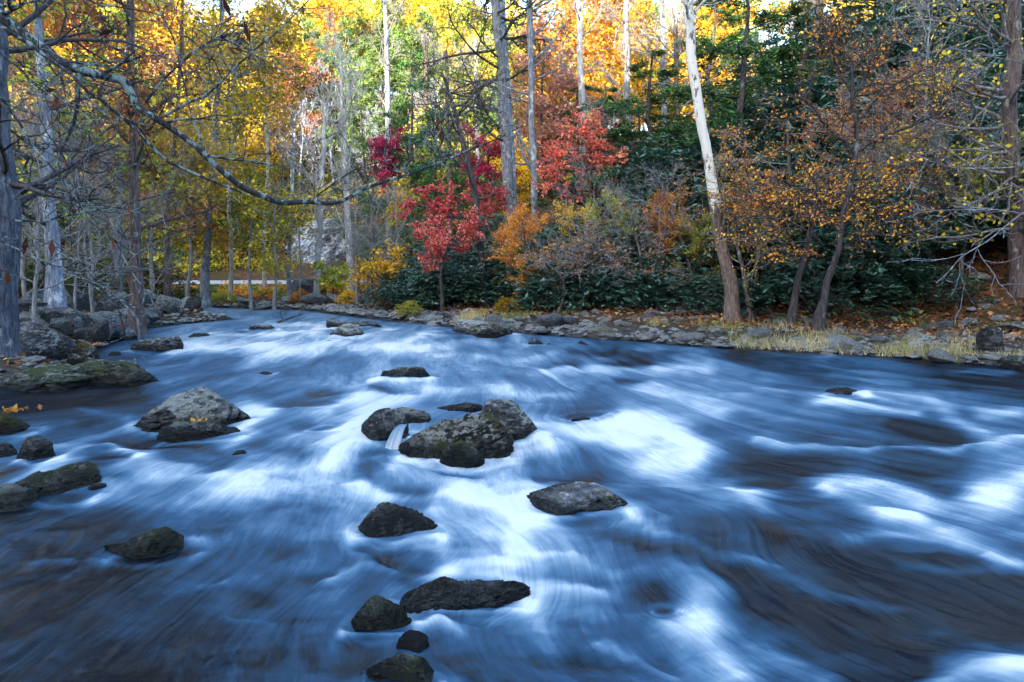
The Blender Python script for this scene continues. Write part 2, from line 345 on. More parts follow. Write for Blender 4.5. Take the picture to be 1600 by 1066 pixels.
wx = fbm(pxw * .012, pyw * .02, 0, 3, 61) * 9; wy = fbm(pxw * .012, pyw * .025, 0, 3, 66) * 5
for pts, hw_, amp in ST:
    xs = [p[0] for p in pts]; ys = [p[1] for p in pts]
    k = np.nonzero((pxw > min(xs) - hw_ * 7) & (pxw < max(xs) + hw_ * 7) & (pyw > min(ys) - hw_ * 4) & (pyw < max(ys) + hw_ * 4))[0]
    if not len(k): continue
    d = line_dist((pxw[k] + wx[k]) * .45, pyw[k] + wy[k], [(p[0] * .45, p[1]) for p in pts])
    foam1[k] += amp * .9 * np.exp(-(d / hw_ / 1.2) ** 2)
# flow coordinates
yt = np.linspace(-2, 60, 1200); rate = .17 / (1 + np.exp((yt - 8.5) / 1.6)) + .01
Wt = np.exp(np.cumsum(rate[::-1])[::-1] * (yt[1] - yt[0])); Wt = Wt / np.interp(5, yt, Wt)
wob = fbm(xw * .35, yw * .35, 0, 3, 70) * .8
FV = (xw + 1.2 + .12 * np.maximum(yw - 9, 0)) / np.interp(yw, yt, Wt) + wob * .45; FU = yw + np.abs(xw) * .3 + wob
mid = fbm(pxw * .011, pyw * .05, 0, 4, 85, .6); OBST = [(563, 700, 694), (628, 796, 720), (755, 843, 690), (810, 984, 812), (552, 686, 845), (612, 821, 950), (533, 641, 990), (562, 692, 1085), (203, 383, 668), (250, 372, 690), (586, 670, 597), (168, 299, 871), (16, 143, 776), (30, 82, 730), (-30, 45, 795), (-30, 45, 684), (402, 428, 588), (1285, 1352, 624), (500, 606, 515), (668, 797, 524), (205, 296, 550), (822, 849, 541), (385, 430, 516), (880, 950, 652), (480, 540, 672), (130, 215, 722), (1380, 1560, 880), (1020, 1060, 950), (430, 520, 640), (1150, 1290, 770)]
wake = np.zeros(len(xw)); SHIFT = np.zeros(len(xw))
for a_, b_, c_ in OBST:
    pc = gr((a_ + b_) / 2, c_); Rr_ = (b_ - a_) / 2 / F * pc[1]; cx_, cy_ = pc[0], pc[1] + Rr_ * .45
    dx_, dy_ = xw - cx_, (yw - cy_); sl = (cx_ + 1.2) / max(cy_, 2) * .35; along = -dy_; dx_ = dx_ - sl * along
    rr_ = np.hypot(dx_, dy_ * 1.3); q_ = Rr_ ** 2 / np.maximum(rr_, Rr_) ** 2
    SHIFT -= dx_ * q_ * .8
    wake += .2 * np.exp(-((rr_ - Rr_ * 1.15) / (.2 * Rr_ + .02)) ** 2)
    L_ = Rr_ * 5; dn = np.clip(along / L_, 0, 1); sp_ = Rr_ * (1.05 + .5 * dn); inw = (along > 0) * (1 - dn) ** 1.3
    wake += inw * (.22 * np.exp(-((np.abs(dx_) - sp_) / (.16 * Rr_ + .15 * Rr_ * dn * 2)) ** 2) - .16 * np.exp(-(dx_ / (Rr_ * .7)) ** 2))
SHIFT = np.clip(SHIFT, -.8, .8); FV = FV + SHIFT * .6; FU = FU + np.abs(SHIFT) * .5
st1 = fbm(FV * 3.0, FU * .55, 0, 4, 80, .6); st2 = fbm(FV * 11, FU * 1.3, 0, 4, 90, .62)
near = np.clip(3.2 / np.maximum(yw, 1), .25, 1)
foam = .05 + foam0 * .93 + foam1 * .85 + .08 * mid + .09 * st1 + .07 * st2 * near * (.4 + foam0) + wake * sm(foam0, .0, .25)
# broad standing waves; relief follows the crests
zz_ = .05 * fbm(FV * 1.3, FU * .9, 0, 3, 95) + .045 * (foam1) + .012 * st2 * near + .05 * (foam0 - .4)
shore = np.minimum(line_dist(xw, yw, RE), line_dist(xw, yw, LE)); ins = inside(xw, yw, POLY)
foam = np.where(ins, foam, foam * .3) * sm(shore, -.1, .35)
zw = zz_ * sm(shore, 0, 1) * np.where(ins, 1, 0)
wm = mesh('water', np.stack([xw, yw, zw], 1), grid_q(len(yy), len(ss)), attrs={'foam': foam, 'fu': FU, 'fv': FV}, smooth=True)
m = NT('river_water')
cv = m.n('CombineXYZ'); m.l(m.attr('fu'), cv.inputs[0]); m.l(m.attr('fv'), cv.inputs[1]); fv = cv.outputs[0]
nA = m.tex('Noise', m.map(fv, (.8, 4.2, 1)), 2.2, Detail=8., Roughness=.6, Distortion=1.1).outputs['Fac']
nC = m.tex('Noise', m.map(m.n('TexCoord').outputs['Object'], (1.5, 1, 1)), 1.5, Detail=7., Roughness=.6, Distortion=1.6).outputs['Fac']
nB = m.tex('Noise', m.map(fv, (1.6, 22, 1)), 1.6, Detail=6., Roughness=.6, Distortion=1.4).outputs['Fac']
ff = m.math('ADD', m.attr('foam'), m.math('ADD', m.math('MULTIPLY_ADD', nA, .34, -.17), m.math('ADD', m.math('MULTIPLY_ADD', nB, .26, -.13), m.math('MULTIPLY_ADD', nC, .16, -.08))))
bedn = m.tex('Noise', m.map(m.n('TexCoord').outputs['Object'], (1, 1, 1)), 1.6, Detail=5.).outputs['Fac']
deep = m.mix(m.ramp(bedn, [(.45, (0, 0, 0)), (.62, (1, 1, 1))]), (.001, .003, .008), (.005, .0035, .0035))
c = m.ramp(ff, [(.0, (.0012, .0025, .005)), (.2, (.007, .02, .036)), (.4, (.02, .06, .112)), (.58, (.07, .14, .215)), (.76, (.2, .275, .335)), (1., (.56, .57, .57))])
c = m.mix(m.ramp(ff, [(.02, (1, 1, 1)), (.2, (0, 0, 0))]), c, deep)
bmp = m.bump(m.math('ADD', nA, m.math('MULTIPLY', nC, .8)), .3, .06)
rgh = m.n('MapRange'); m.l(ff, rgh.inputs[0]); rgh.inputs[1].default_value = .1; rgh.inputs[2].default_value = .7; rgh.inputs[3].default_value = .3; rgh.inputs[4].default_value = .75
MAT_W = m.done(m.bsdf(c, rgh.outputs[0], .11, bmp).outputs[0])
tag(ob('water', wm, MAT_W), 'blue river with long silky white foam streaks', kind='structure')


# ------------------------------------------------------------------ rocks
def ico(sub):
    import bmesh
    b = bmesh.new(); bmesh.ops.create_icosphere(b, subdivisions=sub, radius=1)
    V = np.array([v.co[:] for v in b.verts]); T = np.array([[v.index for v in f.verts] for f in b.faces]); b.free(); return V, T
IV4, IT4 = ico(5); IV3, IT3 = ico(3)
def rock_shape(seed, hi=True, cuts=20):
    rg = np.random.default_rng(seed); V = (IV4 if hi else IV3).copy(); T = IT4 if hi else IT3
    for _ in range(cuts):
        n = rg.normal(size=3); n /= np.linalg.norm(n); d = rg.uniform(.48, .85)
        k = V @ n - d; V = V - np.outer(np.maximum(k, 0) * .93, n)
    r = fbm(V[:, 0] * 1.5 + seed, V[:, 1] * 1.5, V[:, 2] * 1.5, 4, seed) * .07
    r += (.02 * fbm(V[:, 0] * 7 + seed, V[:, 1] * 7, V[:, 2] * 11, 3, seed + 5)) if hi else 0
    return V * (1 + r)[:, None], T
MAT_SLATE = rock_mat('lichen_slate', (.01, .012, .014), (.15, .16, .17), (.7, .72, .7), lichen=.45, moss=.12, strata=(1, 1, 4))
MAT_DARK = rock_mat('wet_dark_rock', (.004, .004, .0045), (.034, .034, .035), (.22, .22, .215), lichen=.28, lichcol=(.38, .39, .38), moss=.22, mosscol=(.07, .065, .01), rough=.45)
MAT_MOSS = rock_mat('mossy_rock', (.003, .003, .003), (.03, .027, .022), (.28, .26, .22), lichen=.34, lichcol=(.42, .42, .38), moss=.42, mosscol=(.11, .1, .012))
MAT_MOSSG = rock_mat('green_mossy_rock', (.005, .006, .005), (.045, .052, .04), (.3, .33, .27), lichen=.42, lichcol=(.36, .42, .35), moss=.48, mosscol=(.075, .1, .02))
MAT_GREY = rock_mat('pale_grey_rock', (.02, .024, .032), (.28, .3, .34), (.8, .82, .86), lichen=.36, moss=.12, rough=.55)
MAT_BANK = rock_mat('bank_stone', (.14, .15, .155), (.46, .47, .47), (.78, .77, .73), lichen=.15, moss=.05, sc=1.2, rough=.8, wet=False)
MAT_TAN = rock_mat('tan_stone', (.1, .09, .07), (.42, .39, .33), (.66, .62, .54), lichen=.1, moss=.15, sc=1.2, rough=.8, wet=False)
MAT_BANKB = rock_mat('blue_grey_stone', (.05, .065, .08), (.26, .3, .34), (.58, .61, .63), lichen=.15, moss=.15, rough=.75)

def loft_rock(name, prof, base_y, D, mat, label, seed, zb=-.28, e=.75, rough=1., base_z=0., ridge=.5, group=None):
    """boulder whose height follows a profile measured at its own distance; D = depth in metres"""
    xs = [p[0] for p in prof]; mid = (min(xs) + max(xs)) / 2
    p0 = gr(mid, base_y, base_z); Y0 = p0[1]; Yc = Y0 + D * ridge
    P = np.array([at(a, b, Yc) for a, b in prof]); P = P[np.argsort(P[:, 0])]
    M, N = 170, 110
    u = np.linspace(0, 1, M); x = P[0, 0] + (P[-1, 0] - P[0, 0]) * (.5 - .5 * np.cos(u * math.pi))
    h = np.interp(x, P[:, 0], P[:, 2]); un = (x - x[0]) / (x[-1] - x[0])
    dd = D / 2 * np.clip(4 * un * (1 - un), 0, 1) ** .38 * (1 + .22 * fbm(un * 3 + seed, 0 * un, 0, 2, seed))
    th = np.linspace(0, math.pi, N)
    ct, sn = np.cos(th), np.sin(th)
    cc = np.sign(ct) * np.abs(ct) ** e; s2 = np.abs(sn) ** e
    X = np.repeat(x[:, None], N, 1)
    Ym = Yc - dd[:, None] * cc[None] * (1.15 - .15 * s2)
    Z = base_z + zb + (np.maximum(h - base_z, .0) - zb)[:, None] * s2[None]
    V = np.stack([X, Ym, Z], 2).reshape(-1, 3)
    W = x[-1] - x[0]; q = V / W * 3
    nrm = V - np.array([[(x[0] + x[-1]) / 2, Yc, base_z]]); nrm[:, 0] *= .3; nrm /= np.linalg.norm(nrm, axis=1)[:, None] + 1e-6
    q = q + np.stack([q[:, 2] * .5, 0 * q[:, 0], -.45 * q[:, 0]], 1) * (seed % 2); f1 = fbm(q[:, 0] + seed * 3, q[:, 1], q[:, 2] * 1.6, 5, seed); st = np.round(f1 * 4) / 4
    f2 = np.abs(fbm(q[:, 0] * 2.2 + 9, q[:, 1] * 2.2, q[:, 2] * 7, 5, seed + 3, .6))
    V = V + nrm * ((.022 * f1 + .03 * st - .032 * f2 + .03) * W * rough)[:, None]
    rg = np.random.default_rng(seed + 900); c0 = np.array([V[:, 0].mean(), Yc, base_z + .0])
    for _ in range(12):
        nn = rg.normal(size=3) * np.array([.5, 1, .9]); nn[2] = abs(nn[2]) * .55 + .02; nn /= np.linalg.norm(nn)
        pr = (V - c0) @ nn; k_ = pr - pr.max() * rg.uniform(.66, .9); V = V - np.outer(np.maximum(k_, 0) * .97, nn)
    q = V / W * 9; q = q + np.stack([q[:, 2] * .5, 0 * q[:, 0], -.35 * q[:, 0]], 1) * (seed % 2)
    fr = np.abs(fbm(q[:, 0], q[:, 1], q[:, 2] * 3.2, 5, seed + 40, .62)); V = V + nrm * ((.016 - fr * .024) * W)[:, None]
    zt_ = P[:, 2].max() - base_z; vz = V[:, 2] - base_z; V[:, 2] = base_z + np.where(vz > 0, vz * zt_ / max(vz.max(), .01), vz)
    c = np.array([V[:, 0].mean(), Yc, base_z]); me = mesh(name, V - c, grid_q(M, N), smooth=True)
    o = ob(name, me, mat, loc=c); tag(o, label, 'rock', group); return o

loft_rock('river_boulder', [(203,657),(215,650),(238,640),(262,622),(290,607),(320,604),(350,607),(372,618),(383,632),(378,644),(366,650)], 668, .75, MAT_SLATE, 'large layered grey boulder, tilted, standing in the water left of centre', 11, e=.8, ridge=.35, rough=1.2)
loft_rock('river_rock', [(250,684),(262,668),(280,661),(310,660),(345,662),(366,664),(372,676)], 690, .45, MAT_DARK, 'low dark rock with orange leaves lying just below the tilted grey boulder', 12)
loft_rock('river_boulder', [(622,690),(630,668),(660,660),(700,650),(735,641),(765,643),(788,655),(799,670),(799,690)], 718, .62, MAT_MOSS, 'broad moss topped boulder with black flanks, largest of the central rock cluster', 13, e=.6, ridge=.6)
loft_rock('river_rock', [(561,672),(568,656),(584,643),(604,638),(622,643),(634,660),(636,674)], 695, .5, MAT_DARK, 'rounded dark rock at the left end of the central cluster', 14, e=.75)
loft_rock('river_rock', [(588,650),(603,641),(640,636),(668,641),(684,652)], 664, .4, MAT_SLATE, 'flat grey shelf rock behind the small cascade in the central cluster', 58, e=.7)
loft_rock('river_rock', [(668,640),(690,633),(720,630),(745,630),(760,637),(765,644)], 645, .35, MAT_MOSS, 'thin moss covered rock at the back of the central cluster', 15)
loft_rock('river_boulder', [(744,644),(757,629),(783,625),(810,632),(830,648),(841,668),(845,684)], 692, .66, MAT_SLATE, 'lichen spotted rock at the right end of the central cluster', 16, e=.7)
loft_rock('river_rock', [(685,715),(693,696),(710,687),(730,690),(748,702),(753,716)], 726, .22, MAT_MOSSG, 'small yellow mossed stone in front of the broad central boulder', 17)
loft_rock('river_boulder', [(586,592),(600,583),(622,575),(640,573),(660,577),(670,586)], 597, .9, MAT_DARK, 'flat dark slate rock alone in the upstream rapids', 18, e=.8)
loft_rock('river_rock', [(402,587),(412,580),(422,582),(428,587)], 588, .3, MAT_SLATE, 'tiny pointed rock in the rapids behind the tilted boulder', 19, zb=-.15)
loft_rock('river_boulder', [(810,806),(818,785),(835,768),(870,758),(910,756),(945,758),(968,768),(980,785),(984,795)], 812, .62, MAT_GREY, 'smooth pale grey boulder with mossy right edge and white foam beside it', 20, e=.75, rough=.8)
loft_rock('river_boulder', [(552,846),(562,825),(575,805),(592,790),(606,786),(625,791),(650,803),(675,813),(686,820)], 845, .42, MAT_DARK, 'black triangular rock with brown pine needles on it', 21, e=.8, rough=.8)
loft_rock('river_rock', [(168,868),(190,857),(210,845),(235,828),(252,825),(275,832),(292,843),(299,852)], 871, .34, MAT_MOSSG, 'low pointed green mossy rock alone in dark water near the left edge', 22, e=.9)
loft_rock('river_boulder', [(612,935),(620,921),(640,914),(680,911),(740,911),(790,913),(815,923),(821,934)], 950, .26, MAT_DARK, 'long low dark slab lying across the foreground water', 23, e=.6)
loft_rock('river_rock', [(533,975),(545,958),(565,942),(590,936),(615,945),(632,962),(641,984)], 990, .26, MAT_MOSSG, 'rounded mossy stone with water spilling over its top, left of the long slab', 24, e=.8)
loft_rock('river_rock', [(620,1000),(635,985),(655,985),(668,1002),(670,1020)], 1022, .15, MAT_DARK, 'small wet black stone between the two foreground mossy stones', 25, e=.8)
loft_rock('river_rock', [(562,1070),(575,1045),(592,1030),(630,1018),(660,1028),(682,1042),(692,1070)], 1085, .26, MAT_MOSSG, 'green and grey mossy stone cut by the bottom edge of the picture', 26, e=.7)
loft_rock('river_boulder', [(16,772),(35,752),(60,741),(95,735),(134,730),(143,745),(146,762)], 776, .5, MAT_MOSSG, 'wedge shaped dark green slab near the left edge', 27, e=.7)
loft_rock('river_rock', [(-30,785),(-5,762),(15,757),(40,768),(50,782)], 795, .4, MAT_SLATE, 'lichen grey rock at the left edge in front of the wedge slab', 28)
loft_rock('river_rock', [(138,762),(148,755),(160,756),(168,762)], 765, .15, MAT_DARK, 'small black stone at the tip of the wedge slab', 29, zb=-.15)
loft_rock('river_rock', [(30,716),(40,694),(53,682),(65,688),(80,708),(82,722)], 730, .3, MAT_DARK, 'upright dark mossy stone standing above the wedge slab', 30)
loft_rock('river_rock', [(-30,715),(-10,696),(8,692),(22,706),(22,718)], 724, .3, MAT_DARK, 'black rock at the left edge beside the upright dark stone', 31)
loft_rock('river_boulder', [(-40,672),(-15,645),(10,641),(25,655),(44,668),(46,676)], 684, .5, MAT_MOSS, 'leaf littered mossy rock at the left edge of the river', 32)
loft_rock('bank_boulder', [(125,600),(128,570),(140,562),(175,562),(205,568),(232,585),(248,598),(255,604)], 606, 1.1, MAT_MOSSG, 'large mossy boulder with pale streaks at the tip of the left bank', 33, e=.7)
loft_rock('bank_boulder', [(-20,606),(10,598),(45,575),(80,570),(120,572),(150,578),(160,604)], 610, 1.3, MAT_MOSSG, 'long overhanging mossy ledge beside the large boulder of the left bank', 34, e=.6)
loft_rock('bank_boulder', [(-20,560),(0,520),(30,498),(60,497),(90,512),(110,535),(125,562)], 578, 1.6, MAT_DARK, 'huge black shadowed boulder at the foot of the leftmost trunk', 35, e=.6)
loft_rock('bank_rock', [(105,565),(112,545),(130,530),(150,535),(153,560)], 575, .5, MAT_MOSS, 'mossy leaf covered stone beside the huge black boulder', 36)
loft_rock('river_boulder', [(205,548),(215,533),(245,528),(275,525),(290,530),(296,540)], 550, .9, MAT_DARK, 'pair of joined low dark wet rocks off the left bank', 37, e=.7)
loft_rock('river_rock', [(168,556),(175,550),(186,549),(188,556)], 557, .3, MAT_DARK, 'tiny dark rock close to the left bank boulders', 38, zb=-.15)
loft_rock('bank_boulder', [(143,530),(155,518),(175,512),(195,514),(208,526)], 534, 1.2, MAT_BANKB, 'pale flat topped slab at the water line of the left bank', 39, e=.7)
loft_rock('river_rock', [(290,528),(300,522),(315,520),(330,526)], 530, .7, MAT_DARK, 'flat wet rock barely showing upstream of the joined low rocks', 40, zb=-.15)
loft_rock('river_boulder', [(385,514),(395,507),(415,505),(430,513)], 516, 1.0, MAT_GREY, 'pale white rock in the far rapids', 41, zb=-.15)
loft_rock('river_boulder', [(500,508),(508,498),(520,497),(530,503),(560,499),(590,502),(606,510)], 512, 1.2, MAT_BANKB, 'lumpy grey rock ledge in the far rapids', 42, e=.7)
loft_rock('river_boulder', [(510,524),(525,512),(545,504),(560,507),(570,522)], 527, 1.0, MAT_SLATE, 'speckled dark rock in front of the far rock ledge', 43, e=.7)
loft_rock('river_rock', [(505,538),(512,532),(520,534),(524,539)], 540, .5, MAT_SLATE, 'small rock poking from white foam below the speckled rock', 44, zb=-.15)
loft_rock('river_boulder', [(668,504),(676,490),(690,486),(704,492),(708,504)], 508, 1.2, MAT_DARK, 'dark rounded boulder at the head of the right bank', 45, e=.7)
loft_rock('river_boulder', [(696,512),(705,501),(735,499),(765,502),(785,508),(796,516)], 522, 1.3, MAT_GREY, 'broad pale slab reaching into the water from the right bank', 46, e=.6)
loft_rock('river_boulder', [(720,524),(732,511),(755,505),(780,509),(797,520)], 527, .9, MAT_MOSS, 'mossy dark rock in front of the broad pale slab', 47, e=.7)
loft_rock('river_rock', [(822,538),(828,529),(838,529),(849,538)], 541, .6, MAT_DARK, 'black wet rock in the water off the right bank', 48)
loft_rock('river_rock', [(853,541),(858,536),(864,541)], 542, .3, MAT_DARK, 'little black stone next to the black wet rock', 49, zb=-.15)
loft_rock('river_rock', [(901,539),(908,532),(918,539)], 541, .5, MAT_DARK, 'dark stone at the water edge before the cobble beach', 50, zb=-.15)
loft_rock('bank_boulder', [(1416,548),(1428,536),(1450,524),(1475,518),(1488,518),(1484,532),(1462,546)], 557, .7, MAT_SLATE, 'dark tilted slab rising out of the grass on the right bank', 51, e=.7)
loft_rock('bank_rock', [(1436,556),(1445,549),(1462,549),(1468,556)], 561, .4, MAT_SLATE, 'small stone below the dark tilted slab', 52, zb=-.15)
loft_rock('bank_boulder', [(1534,530),(1540,514),(1552,509),(1564,514),(1568,526)], 540, .5, MAT_DARK, 'round dark rock lying in leaves on the right bank', 53, base_z=.25)
loft_rock('bank_boulder', [(1556,572),(1566,562),(1582,556),(1600,556),(1640,562)], 578, .7, MAT_MOSSG, 'mossy rock with a pale face at the right edge of the water', 54)
loft_rock('submerged_rock', [(1285,620),(1300,610),(1325,606),(1345,612),(1352,622)], 624, .5, MAT_DARK, 'dark rock just breaking the surface near the right bank rapids', 55, zb=-.15)
loft_rock('submerged_rock', [(893,656),(905,652),(920,653),(926,658)], 659, .25, MAT_MOSSG, 'small green stone awash in the hollow right of the central cluster', 56, zb=-.12)
loft_rock('submerged_rock', [(358,712),(366,705),(378,704),(388,712)], 714, .2, MAT_DARK, 'small black stone awash below the low dark rock', 57, zb=-.12)

RV = [mesh('bank_stone', *(lambda v: (v[0], None, v[1]))(rock_shape(100 + i, i < 8)), smooth=False) for i in range(14)]
rng = np.random.default_rng(5)
def near_words(px):
    for lim, s in ((70, 'by the leftmost trunk'), (120, 'by the mottled trunk'), (190, 'right of the mottled trunk'), (250, 'around the reddish trunk'), (340, 'near the road end'), (450, 'under the yellow trees'),
                   (640, 'along the far shore below the road'), (740, 'at the head of the right bank'), (860, 'below the evergreen shrubs'), (960, 'below the crooked saplings'), (1010, 'left of mid beach'), (1060, 'at mid beach'),
                   (1130, 'just left of the leaning sycamore'), (1220, 'around the foot of the leaning sycamore'), (1330, 'under the two leaning saplings'), (1450, 'beside the tilted slab'), (9999, 'at the right end of the bank')):
        if px < lim: return s
def stone(x, y, s, mat, kind, sink=.3, flat=.5, colw='grey', zoff=0):
    z = hz(x, y); px, _ = proj(x, y, z)
    o = ob(kind, RV[int(rng.integers(len(RV)))], mat)
    o.scale = (s * rng.uniform(.8, 1.3), s * rng.uniform(.7, 1.1), s * flat * rng.uniform(.7, 1.3))
    o.rotation_euler = (rng.uniform(-.35, .35), rng.uniform(-.35, .35), rng.uniform(0, 6.3))
    o.location = (x, y, z + s * flat * (1 - sink * 2) + zoff)
    size = 'large' if s > .4 else ('medium' if s > .18 else 'small')
    de = float(min(line_dist(np.array([x]), np.array([y]), RE)[0], line_dist(np.array([x]), np.array([y]), LE)[0])); row = 'at the water line' if de < .7 else ('in the middle row' if de < 1.9 else 'against the leaf litter')
    shp = 'flat' if o.scale.z < .42 * (o.scale.x + o.scale.y) / 2 else ('tilted' if abs(o.rotation_euler.x) > .2 else 'blunt')
    lab = f'{size} {shp} {colw} stone {row} {near_words(px)}'
    tag(o, lab, 'rock', lab.replace(' stone', ' stones')); return o
# right bank cobbles
cnt = 0
for i in range(2600):
    if cnt >= 285: break
    px = rng.uniform(560, 1330) if rng.random() < .93 else rng.uniform(1330, 1590); b = np.interp(px, [560, 650, 760, 900, 1000, 1080, 1200, 1420, 1600], [497, 505, 516, 527, 533, 541, 547, 560, 572])
    if px > 1330: b -= rng.uniform(12, 45)
    py = b - min(abs(rng.normal(0, .75)), 1.35) * np.interp(px, [560, 800, 1000, 1100, 1300, 1600], [8, 20, 28, 30, 26, 20]) + 3
    g_ = gr(px, py, .15); x, y = g_[0], g_[1]
    if y > 30 or y < 8 or math.hypot(x - at(1145, 500, 17.5)[0], y - 17.5) < .8: continue
    s = float(np.clip(rng.lognormal(-1.72, .42), .11, .36)) * (y / 18) ** .5
    if rng.random() < .07: s *= 1.5
    mt, cw = ((MAT_BANK, 'grey'), (MAT_BANKB, 'blue grey'), (MAT_TAN, 'tan'), (MAT_BANK, 'grey'))[int(rng.integers(4))]
    stone(x, y, s, mt, 'bank_stone', .35, .55, cw); cnt += 1
# left bank boulders
for i in range(95):
    px = rng.uniform(25, 350); py = np.interp(px, [0, 150, 210, 330], [540, 535, 512, 490]) - rng.uniform(0, 1) ** 1.0 * np.interp(px, [0, 150, 350], [75, 95, 25])
    zt = .1 + .012 * (np.interp(px, [0, 150, 210, 330], [540, 535, 512, 490]) - py)
    g_ = gr(px, py, min(zt, 1.1)); x, y = g_[0], g_[1]
    if y > 32 or y < 9 or inside(np.array([x]), np.array([y]), POLY)[0]: continue
    s = float(np.clip(rng.lognormal(-1.1, .42), .15, .5))
    mt, cw = ((MAT_BANKB, 'blue grey'), (MAT_SLATE, 'lichen grey'), (MAT_DARK, 'dark'), (MAT_BANKB, 'blue grey'))[int(rng.integers(4))]
    stone(x, y, s, mt, 'bank_boulder', .15, .75, cw)
for px, py, s, Y in ((410, 480, .5, 30), (450, 484, .4, 31), (475, 470, .9, 34), (520, 482, .5, 31), (560, 484, .45, 30), (345, 478, .6, 30), (385, 482, .5, 31), (490, 484, .6, 30.5)):
    p = at(px, py, Y); stone(p[0], p[1], s, MAT_BANKB, 'bank_boulder', .2, .6, 'blue grey')

# pebbles and grit along the water line: nobody could count them
pe = []; 
n = 7500; X = rng.uniform(-22, 13, n * 4); Y = rng.uniform(7, 32, n * 4); dr = line_dist(X, Y, RE); inn = inside(X, Y, POLY); dl = line_dist(X, Y, LE)
k = (~inn) & (np.where(dr < dl, dr, dl) < rng.exponential(1.9, n * 4) + .1); X, Y = X[k][:n], Y[k][:n]; Z = terrain(X, Y)
bv = np.array([(1, 0, 0), (0, 1, 0), (-1, 0, 0), (0, -1, 0), (0, 0, .8), (0, 0, -.6), (.7, .7, .35), (-.7, .6, .4)], float)
bt = np.array([(0, 6, 4), (6, 1, 4), (1, 7, 4), (7, 2, 4), (2, 3, 4), (3, 0, 4), (0, 1, 6), (1, 2, 7), (1, 0, 5), (2, 1, 5), (3, 2, 5), (0, 3, 5)])
a = rng.uniform(0, 6.3, len(X)); s = np.clip(rng.lognormal(-2.7, .45, len(X)), .03, .17)
ca, sa = np.cos(a), np.sin(a); B = bv[None] * s[:, None, None] * np.array([1.3, .9, .7])
VX = B[..., 0] * ca[:, None] - B[..., 1] * sa[:, None] + X[:, None]; VY = B[..., 0] * sa[:, None] + B[..., 1] * ca[:, None] + Y[:, None]; VZ = B[..., 2] + Z[:, None]
T = (bt[None] + 8 * np.arange(len(X))[:, None, None]).reshape(-1, 3)
tag(ob('pebbles', mesh('pebbles', np.stack([VX, VY, VZ], 2), None, T), MAT_BANK), 'grey pebbles filling the gaps along both shores', kind='stuff')

#PART2
# ------------------------------------------------------------------ vegetation tools
def unit(v): return v / (np.linalg.norm(v) + 1e-9)
def sprout(p, d, L, r, lvl, cfg, out, rg):
    n = cfg.get('n', 6); wig = cfg['wig'][min(lvl, len(cfg['wig']) - 1)]; up = cfg['up'][min(lvl, len(cfg['up']) - 1)]
    W = rg.normal(size=(n, 3)) * wig; pts = [p]; dd = d; ds = [d]
    for i in range(n):
        dd = dd + W[i]; dd[2] += up; dd = dd / math.sqrt(dd[0] ** 2 + dd[1] ** 2 + dd[2] ** 2)
        p = p + dd * (L / n); pts.append(p); ds.append(dd)
    pts = np.array(pts); rr = r * np.linspace(1, .35, n + 1)
    out.append((pts, rr, lvl))
    if lvl < cfg['max']:
        k = cfg['k'][lvl]; k = int(k * rg.uniform(.7, 1.3) + .5)
        for t in np.sort(rg.uniform(cfg.get('t0', .2), 1, k)):
            i = min(int(t * n), n - 1); q = pts[i] + (pts[i + 1] - pts[i]) * (t * n - i); bd = ds[i + 1]
            a = rg.uniform(.5, 1.0) * cfg.get('ang', 1.); pr = rg.normal(size=3); pr[2] *= cfg.get('flat', 1.)
            pr = unit(pr - bd * (pr @ bd)); cd = bd * math.cos(a) + pr * math.sin(a)
            sprout(q, cd, L * rg.uniform(.35, .62) * (1.15 - t * .45), rr[i] * .6, lvl + 1, cfg, out, rg)
def tubes(paths, sides=5):
    """paths: list of (pts, radii) -> V, Q"""
    by = {}
    for p, r in paths: by.setdefault(len(p), []).append((p, r))
    VV, QQ, base = [], [], 0
    for n, L in by.items():
        P = np.array([a for a, _ in L]); Rr = np.array([b for _, b in L]); m_ = len(L)
        T = np.gradient(P, axis=1); T /= np.linalg.norm(T, axis=2, keepdims=True) + 1e-9
        ref = np.where(np.abs(T[..., 2:3]) < .8, np.array([0, 0, 1.]), np.array([1., 0, 0])); ref = np.repeat(ref[:, :1], n, 1)
        A = np.cross(T, ref); A /= np.linalg.norm(A, axis=2, keepdims=True) + 1e-9; B = np.cross(T, A)
        th = np.arange(sides) * 2 * math.pi / sides
        V = P[:, :, None] + (A[:, :, None] * np.cos(th)[:, None] + B[:, :, None] * np.sin(th)[:, None]) * Rr[:, :, None, None]
        VV.append(V.reshape(-1, 3))
        i = np.arange(n - 1)[:, None] * sides; j = np.arange(sides)[None]; j2 = (j + 1) % sides
        q = np.stack([i + j, i + j2, i + sides + j2, i + sides + j], 2).reshape(-1, 4)
        QQ.append((q[None] + (base + np.arange(m_) * n * sides)[:, None, None]).reshape(-1, 4)); base += m_ * n * sides
    return np.concatenate(VV), np.concatenate(QQ)
def tube_mesh(name, paths, sides=5):
    V, Q = tubes(paths, sides); return mesh(name, V, Q, smooth=True)
